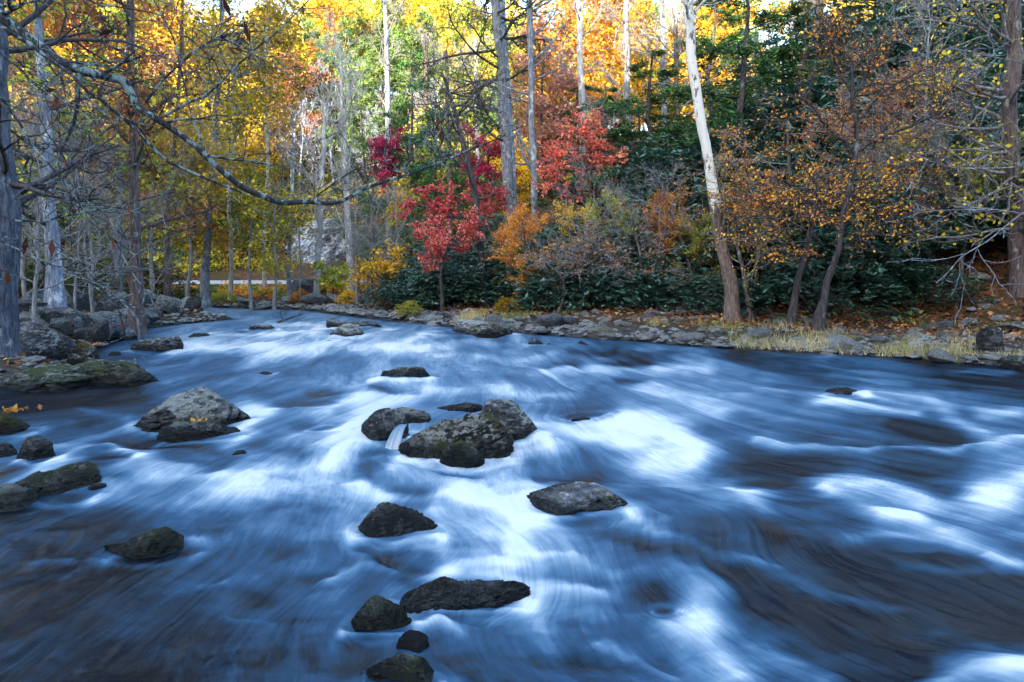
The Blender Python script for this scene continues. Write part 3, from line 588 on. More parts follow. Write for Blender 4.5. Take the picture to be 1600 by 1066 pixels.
def leaves(name, Cc, size, rg, asp=1.6, nb=(0, 0, .6), jit=1., droop=0., dirs=None, sizes=None, fold=False):
    """one small leaf shaped face per centre"""
    n = len(Cc); N = rg.normal(size=(n, 3)) * jit + np.array(nb); N /= np.linalg.norm(N, axis=1)[:, None]
    D = rg.normal(size=(n, 3)) if dirs is None else dirs + rg.normal(size=(n, 3)) * .25
    D[:, 2] -= droop
    D = D - N * np.sum(D * N, 1)[:, None]; D /= np.linalg.norm(D, axis=1)[:, None] + 1e-9; B = np.cross(N, D)
    s = (size * np.clip(rg.lognormal(-.05, .38, n), .45, 1.8) if sizes is None else sizes)[:, None]
    V = np.stack([Cc - D * s * .5, Cc + B * s / asp * .5 - D * s * .05, Cc + D * s * .5, Cc - B * s / asp * .5 - D * s * .05], 1).reshape(-1, 3)
    Q = np.arange(4 * n).reshape(-1, 4); rnd = np.clip(rg.normal(.5, .24, n), 0, 1)
    # neighbouring leaves share a tone
    cl = fbm(Cc[:, 0] * .9, Cc[:, 1] * .9, Cc[:, 2] * 1.1, 2, 7) * .38
    rnd = np.clip(rnd + cl, 0, 1)
    return mesh(name, V, Q, attrs={'rnd': np.repeat(rnd, 4)})
def on_paths(paths, n, sig, rg, t_min=0.):
    P = []; 
    segs = np.concatenate([np.stack([p[:-1], p[1:]], 1) for p in paths]); L = np.linalg.norm(segs[:, 1] - segs[:, 0], axis=1)
    i = rg.choice(len(segs), n, p=L / L.sum()); t = rg.uniform(0, 1, n)[:, None]
    return segs[i, 0] * (1 - t) + segs[i, 1] * t + rg.normal(size=(n, 3)) * np.array(sig)

Y_, O_ = (.62, .40, .03), (.62, .25, .03)
LM = {
 'yellow': leaf_mat('yellow_leaves', [(.22, .17, .02), (.42, .33, .025), (.7, .48, .03), (.8, .5, .04)]),
 'gold': leaf_mat('golden_leaves', [(.42, .27, .03), (.68, .42, .03), (.85, .5, .03), (.9, .6, .08)]),
 'lime': leaf_mat('yellow_green_leaves', [(.1, .15, .02), (.26, .3, .03), (.48, .45, .05), (.66, .5, .06)]),
 'orange': leaf_mat('orange_leaves', [(.22, .07, .02), (.5, .17, .02), (.68, .27, .03), (.7, .4, .05)]),
 'amber': leaf_mat('amber_leaves', [(.38, .1, .02), (.64, .2, .03), (.85, .34, .04), (.85, .5, .08)]),
 'rust': leaf_mat('rusty_leaves', [(.08, .035, .02), (.25, .09, .03), (.42, .17, .05), (.5, .26, .1)]),
 'red': leaf_mat('scarlet_leaves', [(.5, .04, .05), (.76, .12, .1), (.88, .24, .17), (.85, .34, .2)]),
 'crimson': leaf_mat('crimson_leaves', [(.34, .015, .05), (.6, .04, .09), (.72, .1, .14)]),
 'pink': leaf_mat('dusty_pink_leaves', [(.3, .1, .08), (.5, .2, .14), (.6, .32, .2)]),
 'green': leaf_mat('green_leaves', [(.03, .08, .02), (.07, .16, .03), (.15, .26, .05), (.28, .36, .08)]),
 'hemlock': leaf_mat('hemlock_needles', [(.015, .05, .02), (.035, .1, .03), (.07, .18, .04), (.14, .28, .06)], trans=.2),
 'pine': leaf_mat('pine_needles', [(.05, .1, .04), (.11, .19, .05), (.24, .32, .08)], trans=.2),
 'rhodo': leaf_mat('glossy_evergreen_leaves', [(.012, .04, .03), (.03, .085, .06), (.06, .14, .095), (.13, .22, .16)], trans=.08, gloss=1, rough=.38, var=.4),
 'dead': leaf_mat('dead_brown_leaves', [(.06, .02, .012), (.14, .045, .02), (.22, .08, .03)], trans=.25),
 'litter': leaf_mat('fallen_leaves', [(.07, .03, .018), (.2, .07, .03), (.36, .14, .05), (.5, .3, .1)], trans=.1),
 'grass': leaf_mat('grass_blades', [(.1, .14, .02), (.28, .27, .06), (.5, .4, .2), (.66, .54, .34)], trans=.3),
 'fern': leaf_mat('undergrowth_leaves', [(.02, .045, .015), (.05, .09, .02), (.14, .15, .03), (.25, .15, .04)], trans=.2),
}
BK = {
 'grey': bark_mat('grey_bark', (.05, .055, .07), (.27, .29, .33), (.38, .42, .42), .56),
 'slate': bark_mat('blue_black_bark', (.02, .024, .034), (.13, .15, .19), (.25, .3, .32), .6),
 'dark': bark_mat('dark_bark', (.012, .011, .013), (.085, .075, .075), (.16, .18, .18), .6),
 'brown': bark_mat('brown_bark', (.03, .022, .022), (.17, .13, .12), (.26, .27, .25), .6),
 'pale': bark_mat('pale_bark', (.22, .21, .2), (.62, .6, .56), (.75, .75, .7), .55),
 'blue': bark_mat('blue_grey_bark', (.07, .08, .11), (.3, .34, .42), (.5, .55, .58), .54),
 'syc': bark_mat('sycamore_bark', (.06, .042, .035), (.26, .2, .17), None, pale_from=(.2, 3.4), pale=(.66, .64, .58)),
 'lichen': bark_mat('lichen_branch_bark', (.012, .013, .015), (.075, .078, .085), (.26, .36, .36), .5, sc=3.),
 'twig': bark_mat('grey_twigs', (.1, .1, .105), (.34, .33, .33)),
 'dtwig': bark_mat('dark_twigs', (.03, .026, .026), (.11, .1, .1)),
}
# ---- prototypes (mesh data shared by the copies)
def proto_broad(seed, H=13, Rc=3.2, nl=6000, ls=.26, t0=.3, sub=(9, 5), droop=.0, flat=1., up=(.05, .03, 0), r=.16, sig=.28, cone=False):
    rg = np.random.default_rng(seed); out = []
    n = 14; z = np.linspace(-.6, H * .92, n); lean = rg.normal(size=2) * .05
    px_ = np.stack([z * lean[0] + .12 * np.cumsum(rg.normal(size=n)) * .5, z * lean[1] + .12 * np.cumsum(rg.normal(size=n)) * .5, z], 1)
    rr = r * np.linspace(1, .18, n)
    cfg = dict(n=5, wig=(.1, .16, .2), up=up, max=2, k=(0, sub[0], sub[1]), ang=1., flat=flat)
    cfg['k'] = (sub[0], sub[1]); cfg['max'] = 2
    nl1 = 20; ph = rg.uniform(0, 6.3)
    for i in range(nl1):
        t = t0 + (1 - t0) * (i + rg.uniform(0, .8)) / nl1; zz = t * H * .9; k = np.interp(zz, z, np.arange(n)); j = min(int(k), n - 2); q = px_[j] + (px_[j + 1] - px_[j]) * (k - j)
        az = ph + i * 2.4 + rg.normal() * .3; el = .25 + .6 * t
        u_ = (t - t0) / (1 - t0)
        prof = (1 - u_) ** .8 if cone else (math.sin(math.pi * min(1, .18 + .82 * u_)) ** .6 + .1)
        L = Rc * prof * rg.uniform(.7, 1.15) + .3
        sprout(q, np.array([math.cos(az) * math.cos(el), math.sin(az) * math.cos(el), math.sin(el)]) if not cone else np.array([math.cos(az), math.sin(az), .05]), L, rr[j] * .45, 0, cfg, out, rg)
    tr = [(px_, rr)] ; br = [(p, q) for p, q, l in out]
    tips = [p for p, q, l in out if l >= 1]
    Cc = on_paths(tips, nl, (sig, sig, sig * .7), rg)
    return (px_, rr), br, Cc, rg
def build_proto(key, bare=False, **k):
    tr, br, Cc, rg = proto_broad(**k)
    big = [b for b in br if b[1][0] > .03]; small = [b for b in br if b[1][0] <= .03]
    V1, Q1 = tubes([tr], 8); V2, Q2 = tubes(big or br[:1], 4); V3, Q3 = tubes([(p, np.maximum(q, k.get('minr', .008))) for p, q in small] or br[:1], 3)
    tm = mesh('trunk', np.concatenate([V1, V2]), np.concatenate([Q1, Q2 + len(V1)]), smooth=True); tw = mesh('twigs', V3, Q3)
    cr = None if bare else leaves('crown', Cc, k.get('ls', .26), rg, asp=k.get('asp', 1.5))
    return tm, tw, cr
def bp(key, bare=False, **k):
    kk = {a: b for a, b in k.items() if a not in ('minr', 'asp')}
    tr, br, Cc, rg = proto_broad(**kk)
    mr = k.get('minr', .008)
    big = [b for b in br if b[1][0] > .03]; small = [(p, np.maximum(q, mr)) for p, q in br if q[0] <= .03]
    if key.startswith('far'): big, small = big + small, []
    V1, Q1 = tubes([tr], 8)
    if big: V2, Q2 = tubes(big, 4); V1, Q1 = np.concatenate([V1, V2]), np.concatenate([Q1, Q2 + len(V1)])
    tm = mesh(key + '_trunk', V1, Q1, smooth=True); tw = mesh(key + '_twigs', *tubes(small, 3)) if small else None
    cr = None if bare else leaves(key + '_crown', Cc, k.get('ls', .26), rg, asp=k.get('asp', 1.5))
    return tm, tw, cr
PF = [bp('far_broad', seed=300 + i, H=13 + i, Rc=3.2 + .3 * (i % 3), nl=6500, ls=.27, sub=(5, 3), sig=.33, minr=.02) for i in range(5)]
PB = [bp('far_bare', bare=True, seed=320 + i, H=14, Rc=3., nl=10, sub=(6, 5), up=(.12, .06, .03), minr=.016) for i in range(4)]
PP = [bp('far_pine', seed=340 + i, H=17, Rc=2.9, nl=8000, ls=.34, sub=(5, 3), t0=.38, sig=.22, cone=True, asp=4, flat=.3, minr=.02) for i in range(3)]
PN = [bp('near_broad', seed=360 + i, H=9, Rc=2.6, nl=9000, ls=.12, sub=(6, 4), sig=.17, t0=.22, minr=.008, flat=.6) for i in range(4)]
PH = [bp('near_hemlock', seed=380 + i, H=12, Rc=3., nl=16000, ls=.16, sub=(7, 4), sig=.1, t0=.1, cone=True, asp=3.5, flat=.25, up=(-.02, -.03, -.05), minr=.008, r=.14) for i in range(2)]
PNB = [bp('near_bare', bare=True, seed=390 + i, H=7, Rc=2.4, nl=10, sub=(7, 5), up=(.05, .02, 0), minr=.005, r=.07, t0=.2) for i in range(4)]
def place_tree(P, name, label, cat, x, y, mats, s=1., group=None, rz=None, z=None, sz=1.):
    tm, tw, cr = P; z = hz(x, y) if z is None else z
    e = empty(name, (x, y, z - .1), label, cat, group, rz=rng.uniform(0, 6.3) if rz is None else rz, s=(s, s, s * sz))
    ob('trunk', tm, mats[0], e)
    if tw: ob('twigs', tw, mats[1], e)
    if cr and mats[2]: ob('crown', cr, mats[2], e)
    return e

# ---- the wooded hillside beyond the road
def zone(px, py):
    for lim, s in ((120, 'behind the leftmost trunks'), (230, 'left of the road'), (330, 'above the left end of the road'), (440, 'above the road, left of the cliff'), (600, 'above the rock cliff'), (690, 'right of the rock cliff'),
                   (770, 'behind the red maple'), (850, 'behind the tall twin trunks'), (980, 'behind the scarlet trees'), (1080, 'behind the dark hemlock'), (1240, 'behind the leaning sycamore'), (9999, 'beyond the right bank crest')):
        if px < lim: break
    return s
rng = np.random.default_rng(21)
cand = []
for gy_ in np.arange(50.5, 112, 4.6):
    for gx_ in np.arange(-.82 * gy_ - 3, .86 * gy_ + 3, 4.4):
        x, y = gx_ + rng.uniform(-1.9, 1.9), gy_ + rng.uniform(-1.9, 1.9)
        if y < 54 and ax - 1.5 < x < bx_ + 1.5: continue
        if y < 49.5: continue
        z = hz(x, y); px, py = proj(x, y, z + 8)
        if px > 1150 and rng.random() < .5: continue
        cand.append((x, y, z, px, py))
rng.shuffle(cand); cand = cand[:272]
for x, y, z, px, py in cand:
    px = float(px); py = float(py); rr = rng.random()
    hi = 'low on the slope' if y < 66 else ('halfway up' if y < 86 else 'near the top')
    topness = y > 84
    if px < 480: w_ = dict(gold=.2, yellow=.3, lime=.2, orange=.1, bare=.12, pine=.03, rust=.05)
    elif px < 620: w_ = dict(green=.12, pine=.34, lime=.18, bare=.2, gold=.08, pink=.08)
    elif px < 770: w_ = dict(pine=.34, green=.16, lime=.16, gold=.16, bare=.1, rust=.08)
    elif px < 1000: w_ = dict(orange=.17, gold=.32, yellow=.12, lime=.16, pine=.08, green=.08, pink=.05, bare=.08)
    else: w_ = dict(gold=.4, orange=.1, lime=.15, bare=.15, pine=.15, green=.08)
    if topness:
        w_ = dict(w_); w_['gold'] = w_.get('gold', 0) + .35; w_['lime'] = w_.get('lime', 0) + .1
    ks = list(w_); pr = np.array([w_[k] for k in ks]); kd = ks[int(rng.choice(len(ks), p=pr / pr.sum()))]
    word = dict(gold='golden leaved', yellow='yellow leaved', lime='yellow green', orange='orange leaved', rust='rust brown', pink='dusty pink', red='red leaved', green='green leafed')
    sc3 = rng.uniform(.62, 1.04); tall = 'tall' if sc3 > .88 else ('small' if sc3 < .75 else 'middling')
    if kd == 'bare': lab = f'{tall} bare grey tree {zone(px, py)}, {hi}'; e = place_tree(PB[int(rng.integers(4))], 'bare_tree', lab, 'tree', x, y, (BK['blue'], BK['twig'], None), sc3, lab)
    elif kd == 'pine': lab = f'{tall} green pine {zone(px, py)}, {hi}'; e = place_tree(PP[int(rng.integers(3))], 'pine_tree', lab, 'tree', x, y, (BK['brown'], BK['dtwig'], LM['pine']), sc3, lab)
    else: lab = f'{tall} {word[kd]} tree {zone(px, py)}, {hi}'; e = place_tree(PF[int(rng.integers(5))], 'autumn_tree', lab, 'tree', x, y, (BK[('grey', 'brown', 'pale')[int(rng.integers(3))]], BK['twig'], LM[kd]), sc3, lab)
    
for i, (px, Y) in enumerate(((470, 96), (495, 101), (520, 97), (548, 103), (572, 98), (600, 102), (628, 97), (655, 103), (682, 98), (710, 102), (740, 97), (535, 90), (610, 91), (690, 92), (585, 107), (640, 108))):
    p = at(px, 300, Y); kd = ('gold', 'pine', 'lime', 'gold', 'pine', 'yellow', 'lime', 'gold')[i % 8]; P_ = PP[i % 3] if kd == 'pine' else PF[i % 5]
    word2 = dict(gold='golden', pine='green pine', lime='yellow green', yellow='bright yellow')[kd]; lab = f'{word2} {"" if kd == "pine" else "tree "}on the skyline {zone(px, 0)}, {"front" if Y < 95 else ("middle" if Y < 101 else "rear")} row'
    place_tree(P_, 'skyline_tree', lab, 'tree', p[0], Y, (BK['brown'], BK['twig'], LM[kd]), 1.12, lab)
# ---- hand placed trees; trunk path given where it stands: (px, py, width px) at distance Y
def hero(name, label, cat, path, Y, bark, twig, limb=None, crown=None, leafmat=None, seed=0, base_z=None, group=None, limbs=()):
    rg = np.random.default_rng(seed)
    yv = np.array([p[3] if len(p) > 3 else Y for p in path])
    P = np.array([at(p[0], p[1], yy_) for p, yy_ in zip(path, yv)]); rad = np.array([p[2] for p in path]) / 2 / F * yv
    n = max(14, len(P) * 3); t = np.linspace(0, 1, len(P)); tt = np.linspace(0, 1, n)
    P = np.stack([np.interp(tt, t, P[:, k]) for k in range(3)], 1); rad = np.interp(tt, t, rad)
    # P runs from base to top
    P[1:-1] = (P[:-2] + 2 * P[1:-1] + P[2:]) / 4
    wn = fbm(tt * 7 + seed, 0 * tt, 0, 3, seed + 1); P[:, 0] += wn * rad[0] * .35
    rad = rad * (1 + .3 * np.exp(-tt * n / 1.2))
    g0 = hz(P[0, 0], P[0, 1]); b0 = P[0].copy(); b0[2] = min(P[0, 2], g0) - .35
    P = np.vstack([b0, P]); rad = np.concatenate([[rad[0] * 1.25], rad])
    e = empty(name, (P[1, 0], P[1, 1], P[1, 2]), label, cat, group); o = P[1].copy()
    V, Q = tubes([(P - o, rad)], 16)
    k = fbm(V[:, 0] * 6 + seed, V[:, 1] * 6, V[:, 2] * 2.5, 3, seed + 4)[:, None]; ctr = np.repeat(P - o, 16, 0); V = ctr + (V - ctr) * (1 + .13 * k)
    TV, TQ = V, Q; out = []
    L = limb
    if L:
        cfg = dict(n=7, wig=L.get('wig', (.14, .2, .25)), up=L.get('up', (.04, .02, 0)), max=L.get('max', 2), k=L.get('k', (7, 4)), ang=1.05, flat=L.get('flat', .7))
        H = P[-1, 2] - P[1, 2]
        for i in range(L['n']):
            t_ = L.get('t0', .3) + (1 - L.get('t0', .3)) * rg.uniform(0, 1); j = min(int(t_ * (len(P) - 1)), len(P) - 2)
            q = P[j] + (P[j + 1] - P[j]) * rg.uniform(0, 1) - o; az = rg.uniform(*L.get('az', (0, 6.283))); el = rg.uniform(*L.get('el', (.1, .8)))
            sprout(q, np.array([math.cos(az) * math.cos(el), math.sin(az) * math.cos(el), math.sin(el)]), L['len'] * rg.uniform(.5, 1.15), max(min(rad[j] * .4, L.get('r', .05)), .008), 0, cfg, out, rg)
    lim2 = []
    for pth in limbs:
        yv2 = np.array([p[3] if len(p) > 3 else Y for p in pth]); PP_ = np.array([at(p[0], p[1], q) for p, q in zip(pth, yv2)]) - o; r2 = np.array([p[2] for p in pth]) / 2 / F * yv2
        n2 = len(PP_) * 3; t2 = np.linspace(0, 1, len(PP_)); tt2 = np.linspace(0, 1, n2)
        PP_ = np.stack([np.interp(tt2, t2, PP_[:, k]) for k in range(3)], 1); PP_[1:-1] = (PP_[:-2] + 2 * PP_[1:-1] + PP_[2:]) / 4; r2 = np.interp(tt2, t2, r2)
        PP_ += np.stack([fbm(tt2 * 9 + seed, 0 * tt2, k * 7., 2, seed + k) for k in range(3)], 1) * r2[0] * .8
        lim2.append((PP_, r2))
        if L and L.get('side'):
            cfg2 = dict(n=6, wig=(.16, .22, .25), up=(.02, 0, 0), max=1, k=(4,), ang=1.05, flat=.8)
            for _ in range(L['side']):
                j = int(rg.uniform(.15, 1) * (n2 - 2)); d0 = unit(PP_[j + 1] - PP_[j]); pr = rg.normal(size=3); pr = unit(pr - d0 * (pr @ d0)); a = rg.uniform(.5, 1.2)
                sprout(PP_[j], d0 * math.cos(a) + pr * math.sin(a), L.get('sidelen', 1.) * rg.uniform(.3, 1.1), max(r2[j] * .45, .004), 1, dict(cfg2, max=2, k=(0, 4)), out, rg)
    roots = sum(1 for a in out if a[2] == 0) + (L.get('side', 0) * len(limbs) if L else 0)
    if out and (roots < 16 or L.get('join')) and not crown:
        V2, Q2 = tubes([(p, np.maximum(q, .006)) for p, q, l in out], 4); TV, TQ = np.concatenate([TV, V2]), np.concatenate([TQ, Q2 + len(TV)]); out = []
    ob('trunk', mesh('trunk', TV, TQ, smooth=True), bark, e)
    if lim2:
        for pp, r2 in lim2: ob('limb', tube_mesh('limb', [(pp, r2)], 8), bark, e)
    if out: ob('branches', tube_mesh('branches', [(p, np.maximum(q, .0025 if Y < 10 else .006)) for p, q, l in out], 4), twig, e)
    if crown and out:
        tips = [p for p, q, l in out if l >= crown.get('lvl', 1)]; s_ = crown.get('sig', .12)
        Cc = on_paths(tips, crown['n'], (s_, s_, s_ * .6), rg)
        ob('crown', leaves('crown', Cc, crown['s'], rg, asp=crown.get('asp', 1.4), jit=crown.get('jit', .8), droop=crown.get('droop', 0.)), leafmat, e)
    return e
# left bank trunks
hero('tree', 'thick dark trunk cut by the left edge of the picture', 'tree', [(-4, 545, 50), (2, 400, 42), (4, 250, 34), (0, 100, 30), (-4, -60, 26)], 10.5, BK['slate'], BK['dtwig'], dict(n=16, t0=.35, len=1.9, el=(-.3, .5), k=(5, 3)), seed=401)
hero('tree', 'mottled blue grey trunk standing on the boulders of the left bank', 'tree', [(84, 474, 24), (79, 380, 20), (74, 280, 17), (68, 140, 14), (62, 20, 12), (60, -80, 11)], 15, BK['blue'], BK['dtwig'], dict(n=22, t0=.25, len=2.6, el=(-.2, .6), k=(6, 4)), dict(n=2500, s=.1), LM['lime'], seed=402)
hero('tree', 'slim reddish brown trunk rooted at the water line of the left bank', 'tree', [(213, 512, 22), (210, 440, 18), (208, 330, 14), (206, 180, 12), (204, 0, 10), (203, -80, 9)], 17.5, BK['brown'], BK['dtwig'], dict(n=20, t0=.35, len=2.6, k=(6, 4)), dict(n=3500, s=.11), LM['rust'], seed=403)
hero('tree', 'short pale trunk between the mottled trunk and the reddish trunk', 'tree', [(184, 426, 11), (184, 380, 10), (188, 330, 8), (182, 250, 6), (186, 160, 4)], 24, BK['grey'], BK['dtwig'], dict(n=14, t0=.3, len=2.2), dict(n=3000, s=.12), LM['lime'], seed=404)
hero('tree', 'white birch like trunk with yellow green crown beside the road', 'tree', [(322, 478, 15), (320, 420, 13), (325, 340, 9), (330, 260, 8), (340, 150, 7), (344, 60, 6), (350, -40, 4)], 31, BK['grey'], BK['twig'], dict(n=28, t0=.34, len=3.3, k=(7, 4)), dict(n=8500, s=.12, sig=.2), LM['yellow'], seed=405)
hero('tree', 'yellow leaved tree over the middle of the road', 'tree', [(360, 470, 7), (362, 400, 6), (358, 300, 6), (366, 180, 5), (360, 60, 3)], 33, BK['pale'], BK['twig'], dict(n=24, t0=.48, len=3., k=(7, 4)), dict(n=7000, s=.125, sig=.22), LM['lime'], seed=406)
hero('tree', 'golden tree hanging over the left bank, above the white trunk', 'tree', [(262, 450, 8), (258, 360, 7), (272, 240, 6), (280, 120, 5), (286, 0, 4), (290, -60, 3)], 28, BK['brown'], BK['twig'], dict(n=34, t0=.3, len=3.8, k=(7, 4)), dict(n=7500, s=.115, sig=.2), LM['yellow'], seed=407)
hero('tree', 'orange and yellow tree filling the upper left corner behind the dark limb', 'tree', [(120, 450, 9), (124, 350, 8), (118, 220, 7), (124, 60, 5), (120, -60, 4)], 24, BK['brown'], BK['dtwig'], dict(n=32, t0=.35, len=3.3, k=(7, 4)), dict(n=8500, s=.12, sig=.17), LM['amber'], seed=408)
hero('tree', 'yellow tree between the white trunk and the bare white trees', 'tree', [(415, 470, 6), (412, 380, 6), (420, 260, 5), (412, 140, 4), (420, 20, 3)], 36, BK['pale'], BK['twig'], dict(n=22, t0=.6, len=2.9, k=(7, 4)), dict(n=5000, s=.16, sig=.24), LM['yellow'], seed=409)
for i, (x_, pth, mt) in enumerate(((230, [(238, 455, 6), (236, 400, 5), (240, 340, 4), (236, 280, 3)], 'lime'), (290, [(292, 452, 5), (300, 400, 4), (290, 330, 4), (296, 270, 3)], 'yellow'), (385, [(392, 462, 5), (388, 410, 4), (394, 350, 4), (388, 290, 3)], 'lime'), (440, [(428, 470, 5), (432, 420, 4), (426, 360, 3), (432, 310, 2)], 'yellow'))):
    hero('sapling', ['low green sapling just left of the white birch trunk', 'yellow sapling touching the left side of the white birch trunk', 'spreading sapling over the road right of the white trunk', 'slender yellow sapling left of the cliff'][i], 'tree', pth, 30, BK['twig'], BK['twig'], dict(n=14, t0=.3, len=1.8, k=(5, 3), flat=.4), dict(n=2600, s=.12, sig=.2), LM[mt], seed=420 + i)
# bare white trees and slim grey poles near the cliff
up = dict(n=34, t0=.3, len=2.2, el=(.7, 1.25), up=(.08, .05, .03), k=(6, 4), r=.05)
hero('bare_tree', 'tall bare white tree with broom shaped top, right one of the pair above the cliff', 'tree', [(549, 470, 12), (545, 400, 10), (541, 300, 9), (537, 200, 8), (534, 130, 5), (530, 78, 3)], 34, BK['pale'], BK['pale'], up, seed=430)
hero('bare_tree', 'bare white tree left of the broom topped one', 'tree', [(495, 470, 9), (498, 400, 9), (503, 300, 8), (506, 220, 7), (503, 150, 3)], 33, BK['pale'], BK['pale'], dict(up, n=20, len=1.8, t0=.45), seed=431)
hero('bare_tree', 'thin grey pole like trunk at the left side of the cliff', 'tree', [(452, 470, 7), (451, 400, 6), (456, 340, 5), (458, 250, 4), (455, 180, 2)], 32, BK['blue'], BK['twig'], dict(up, n=14, len=1.4), seed=432)
hero('bare_tree', 'fine twigged purple grey shrub tree right of the cliff', 'tree', [(582, 480, 5), (580, 440, 4), (586, 400, 4), (582, 350, 3)], 30, BK['dtwig'], BK['twig'], dict(n=26, t0=.2, len=1.9, el=(.3, 1.2), k=(6, 5)), seed=433)
hero('sapling', 'orange yellow sapling at the end of the road', 'tree', [(588, 484, 5), (590, 460, 5), (600, 435, 4), (606, 415, 3)], 27, BK['dark'], BK['dtwig'], dict(n=12, t0=.4, len=1.25, el=(-.1, .3), k=(5, 4), flat=.2), dict(n=1900, s=.12, sig=.14), LM['gold'], seed=434)
hero('sapling', 'bright green sapling before the pole trunks by the road', 'tree', [(520, 480, 3), (521, 450, 3), (520, 425, 2)], 31, BK['dtwig'], BK['dtwig'], dict(n=9, t0=.3, len=.9, k=(4, 3)), dict(n=1500, s=.13, sig=.16), LM['lime'], seed=435)
# middle
hero('tree', 'left trunk of the tall grey pair in the middle', 'tree', [(803, 480, 19), (798, 380, 18), (793, 300, 17), (785, 180, 16), (778, 60, 13), (772, -60, 12)], 31, BK['grey'], BK['dtwig'], dict(n=24, t0=.4, len=3.6, el=(-.35, .3), k=(6, 4), flat=.3, r=.07), dict(n=5000, s=.16, sig=.16, asp=3), LM['pine'], seed=440)
hero('tree', 'thinner right trunk of the tall grey pair in the middle', 'tree', [(812, 480, 13), (806, 380, 12), (800, 240, 11), (792, 120, 10), (786, 0, 9), (783, -60, 8)], 32.5, BK['blue'], BK['dtwig'], dict(n=14, t0=.4, len=2.8, el=(-.3, .3), k=(5, 3), flat=.3), seed=441)
hero('tree', 'straight slim trunk just right of the tall grey pair', 'tree', [(842, 480, 12), (838, 360, 11), (834, 240, 10), (829, 100, 9), (827, -60, 8)], 29, BK['grey'], BK['dtwig'], dict(n=14, t0=.5, len=2.4), seed=442)
hero('tree', 'dark forked trunk rising from the evergreen shrubs, bent left', 'tree', [(759, 484, 13), (755, 430, 11), (749, 360, 10), (740, 290, 9), (725, 220, 8), (708, 160, 6), (690, 115, 4)], 24, BK['dark'], BK['dtwig'], dict(n=22, t0=.45, len=2.1, k=(6, 4)), seed=443)
hero('red_maple', 'scarlet maple spreading level sprays above the evergreen shrubs', 'tree', [(752, 478, 6), (747, 430, 5), (736, 375, 5), (722, 335, 4), (712, 300, 3)], 25, BK['dark'], BK['dtwig'], dict(n=0, len=1, side=11, sidelen=.8), dict(n=4600, s=.085, sig=.05), LM['red'], seed=444, limbs=[[(728, 350, 4), (700, 328, 3), (665, 320, 2), (628, 326, 1)], [(730, 345, 3), (765, 322, 2), (800, 318, 1)], [(716, 312, 2), (690, 296, 2), (655, 300, 1)], [(715, 325, 3), (745, 306, 2), (775, 300, 1)], [(740, 395, 3), (715, 385, 2), (690, 378, 2), (658, 388, 1)], [(722, 340, 3), (690, 340, 2), (662, 345, 1)]])
hero('red_maple', 'red maple with sloping sprays right of the tall grey pair', 'tree', [(880, 470, 7), (885, 400, 6), (895, 330, 5), (905, 260, 4), (930, 215, 3)], 25, BK['dark'], BK['dtwig'], dict(n=0, len=1, side=18, sidelen=1.05), dict(n=5200, s=.085, sig=.06), LM['red'], seed=445, limbs=[[(892, 330, 4), (872, 285, 3), (852, 268, 2)], [(900, 290, 3), (925, 245, 3), (955, 215, 1)], [(904, 265, 3), (945, 262, 2), (985, 252, 1)], [(893, 325, 3), (925, 290, 2), (975, 285, 1)], [(905, 255, 3), (885, 235, 2), (870, 240, 1)], [(925, 225, 2), (905, 205, 1.5), (940, 200, 1)]])
hero('red_maple', 'low red shrub tree at the left shoulder of the evergreens', 'tree', [(690, 470, 5), (688, 430, 4), (694, 400, 3), (705, 370, 3)], 23, BK['dark'], BK['dtwig'], dict(n=14, t0=.4, len=1.2, el=(0, .5), k=(6, 4), flat=.3), dict(n=2600, s=.08, sig=.07), LM['red'], seed=446)
hero('red_maple', 'small crimson tree on the slope left of the tall grey pair', 'tree', [(612, 330, 4, 48), (611, 280, 3, 48), (610, 235, 2, 48)], 48, BK['dark'], BK['dtwig'], dict(n=20, t0=.3, len=1.8, el=(.2, 1.1), k=(5, 4)), dict(n=6000, s=.16, sig=.18), LM['crimson'], seed=447)
hero('red_maple', 'pink red tree behind the tall grey pair', 'tree', [(770, 400, 5, 38), (766, 320, 4, 38), (762, 235, 3, 38)], 38, BK['dark'], BK['dtwig'], dict(n=18, t0=.5, len=1.5, el=(.1, .9), k=(5, 4)), dict(n=4000, s=.14, sig=.18), LM['crimson'], seed=448)
hero('tree', 'orange tree glowing behind the slim trunk', 'tree', [(880, 380, 8, 42), (876, 250, 7, 42), (880, 120, 6, 42), (876, 20, 4, 42)], 42, BK['brown'], BK['twig'], dict(n=28, t0=.4, len=3.4, k=(7, 4)), dict(n=10000, s=.19, sig=.25), LM['orange'], seed=449)
hero('tree', 'rusty red tree beside the straight slim trunk', 'tree', [(848, 400, 6, 36), (850, 300, 5, 36), (846, 180, 4, 36), (850, 60, 3, 36)], 36, BK['brown'], BK['twig'], dict(n=20, t0=.4, len=2., k=(6, 4)), dict(n=5000, s=.15, sig=.2), LM['pink'], seed=450)
hero('tree', 'small bright yellow tree in front of the cliff woods', 'tree', [(618, 400, 4, 34), (616, 340, 3, 34), (618, 285, 2, 34)], 34, BK['dark'], BK['dtwig'], dict(n=12, t0=.4, len=1., k=(4, 3)), dict(n=1400, s=.13, sig=.14), LM['yellow'], seed=451)
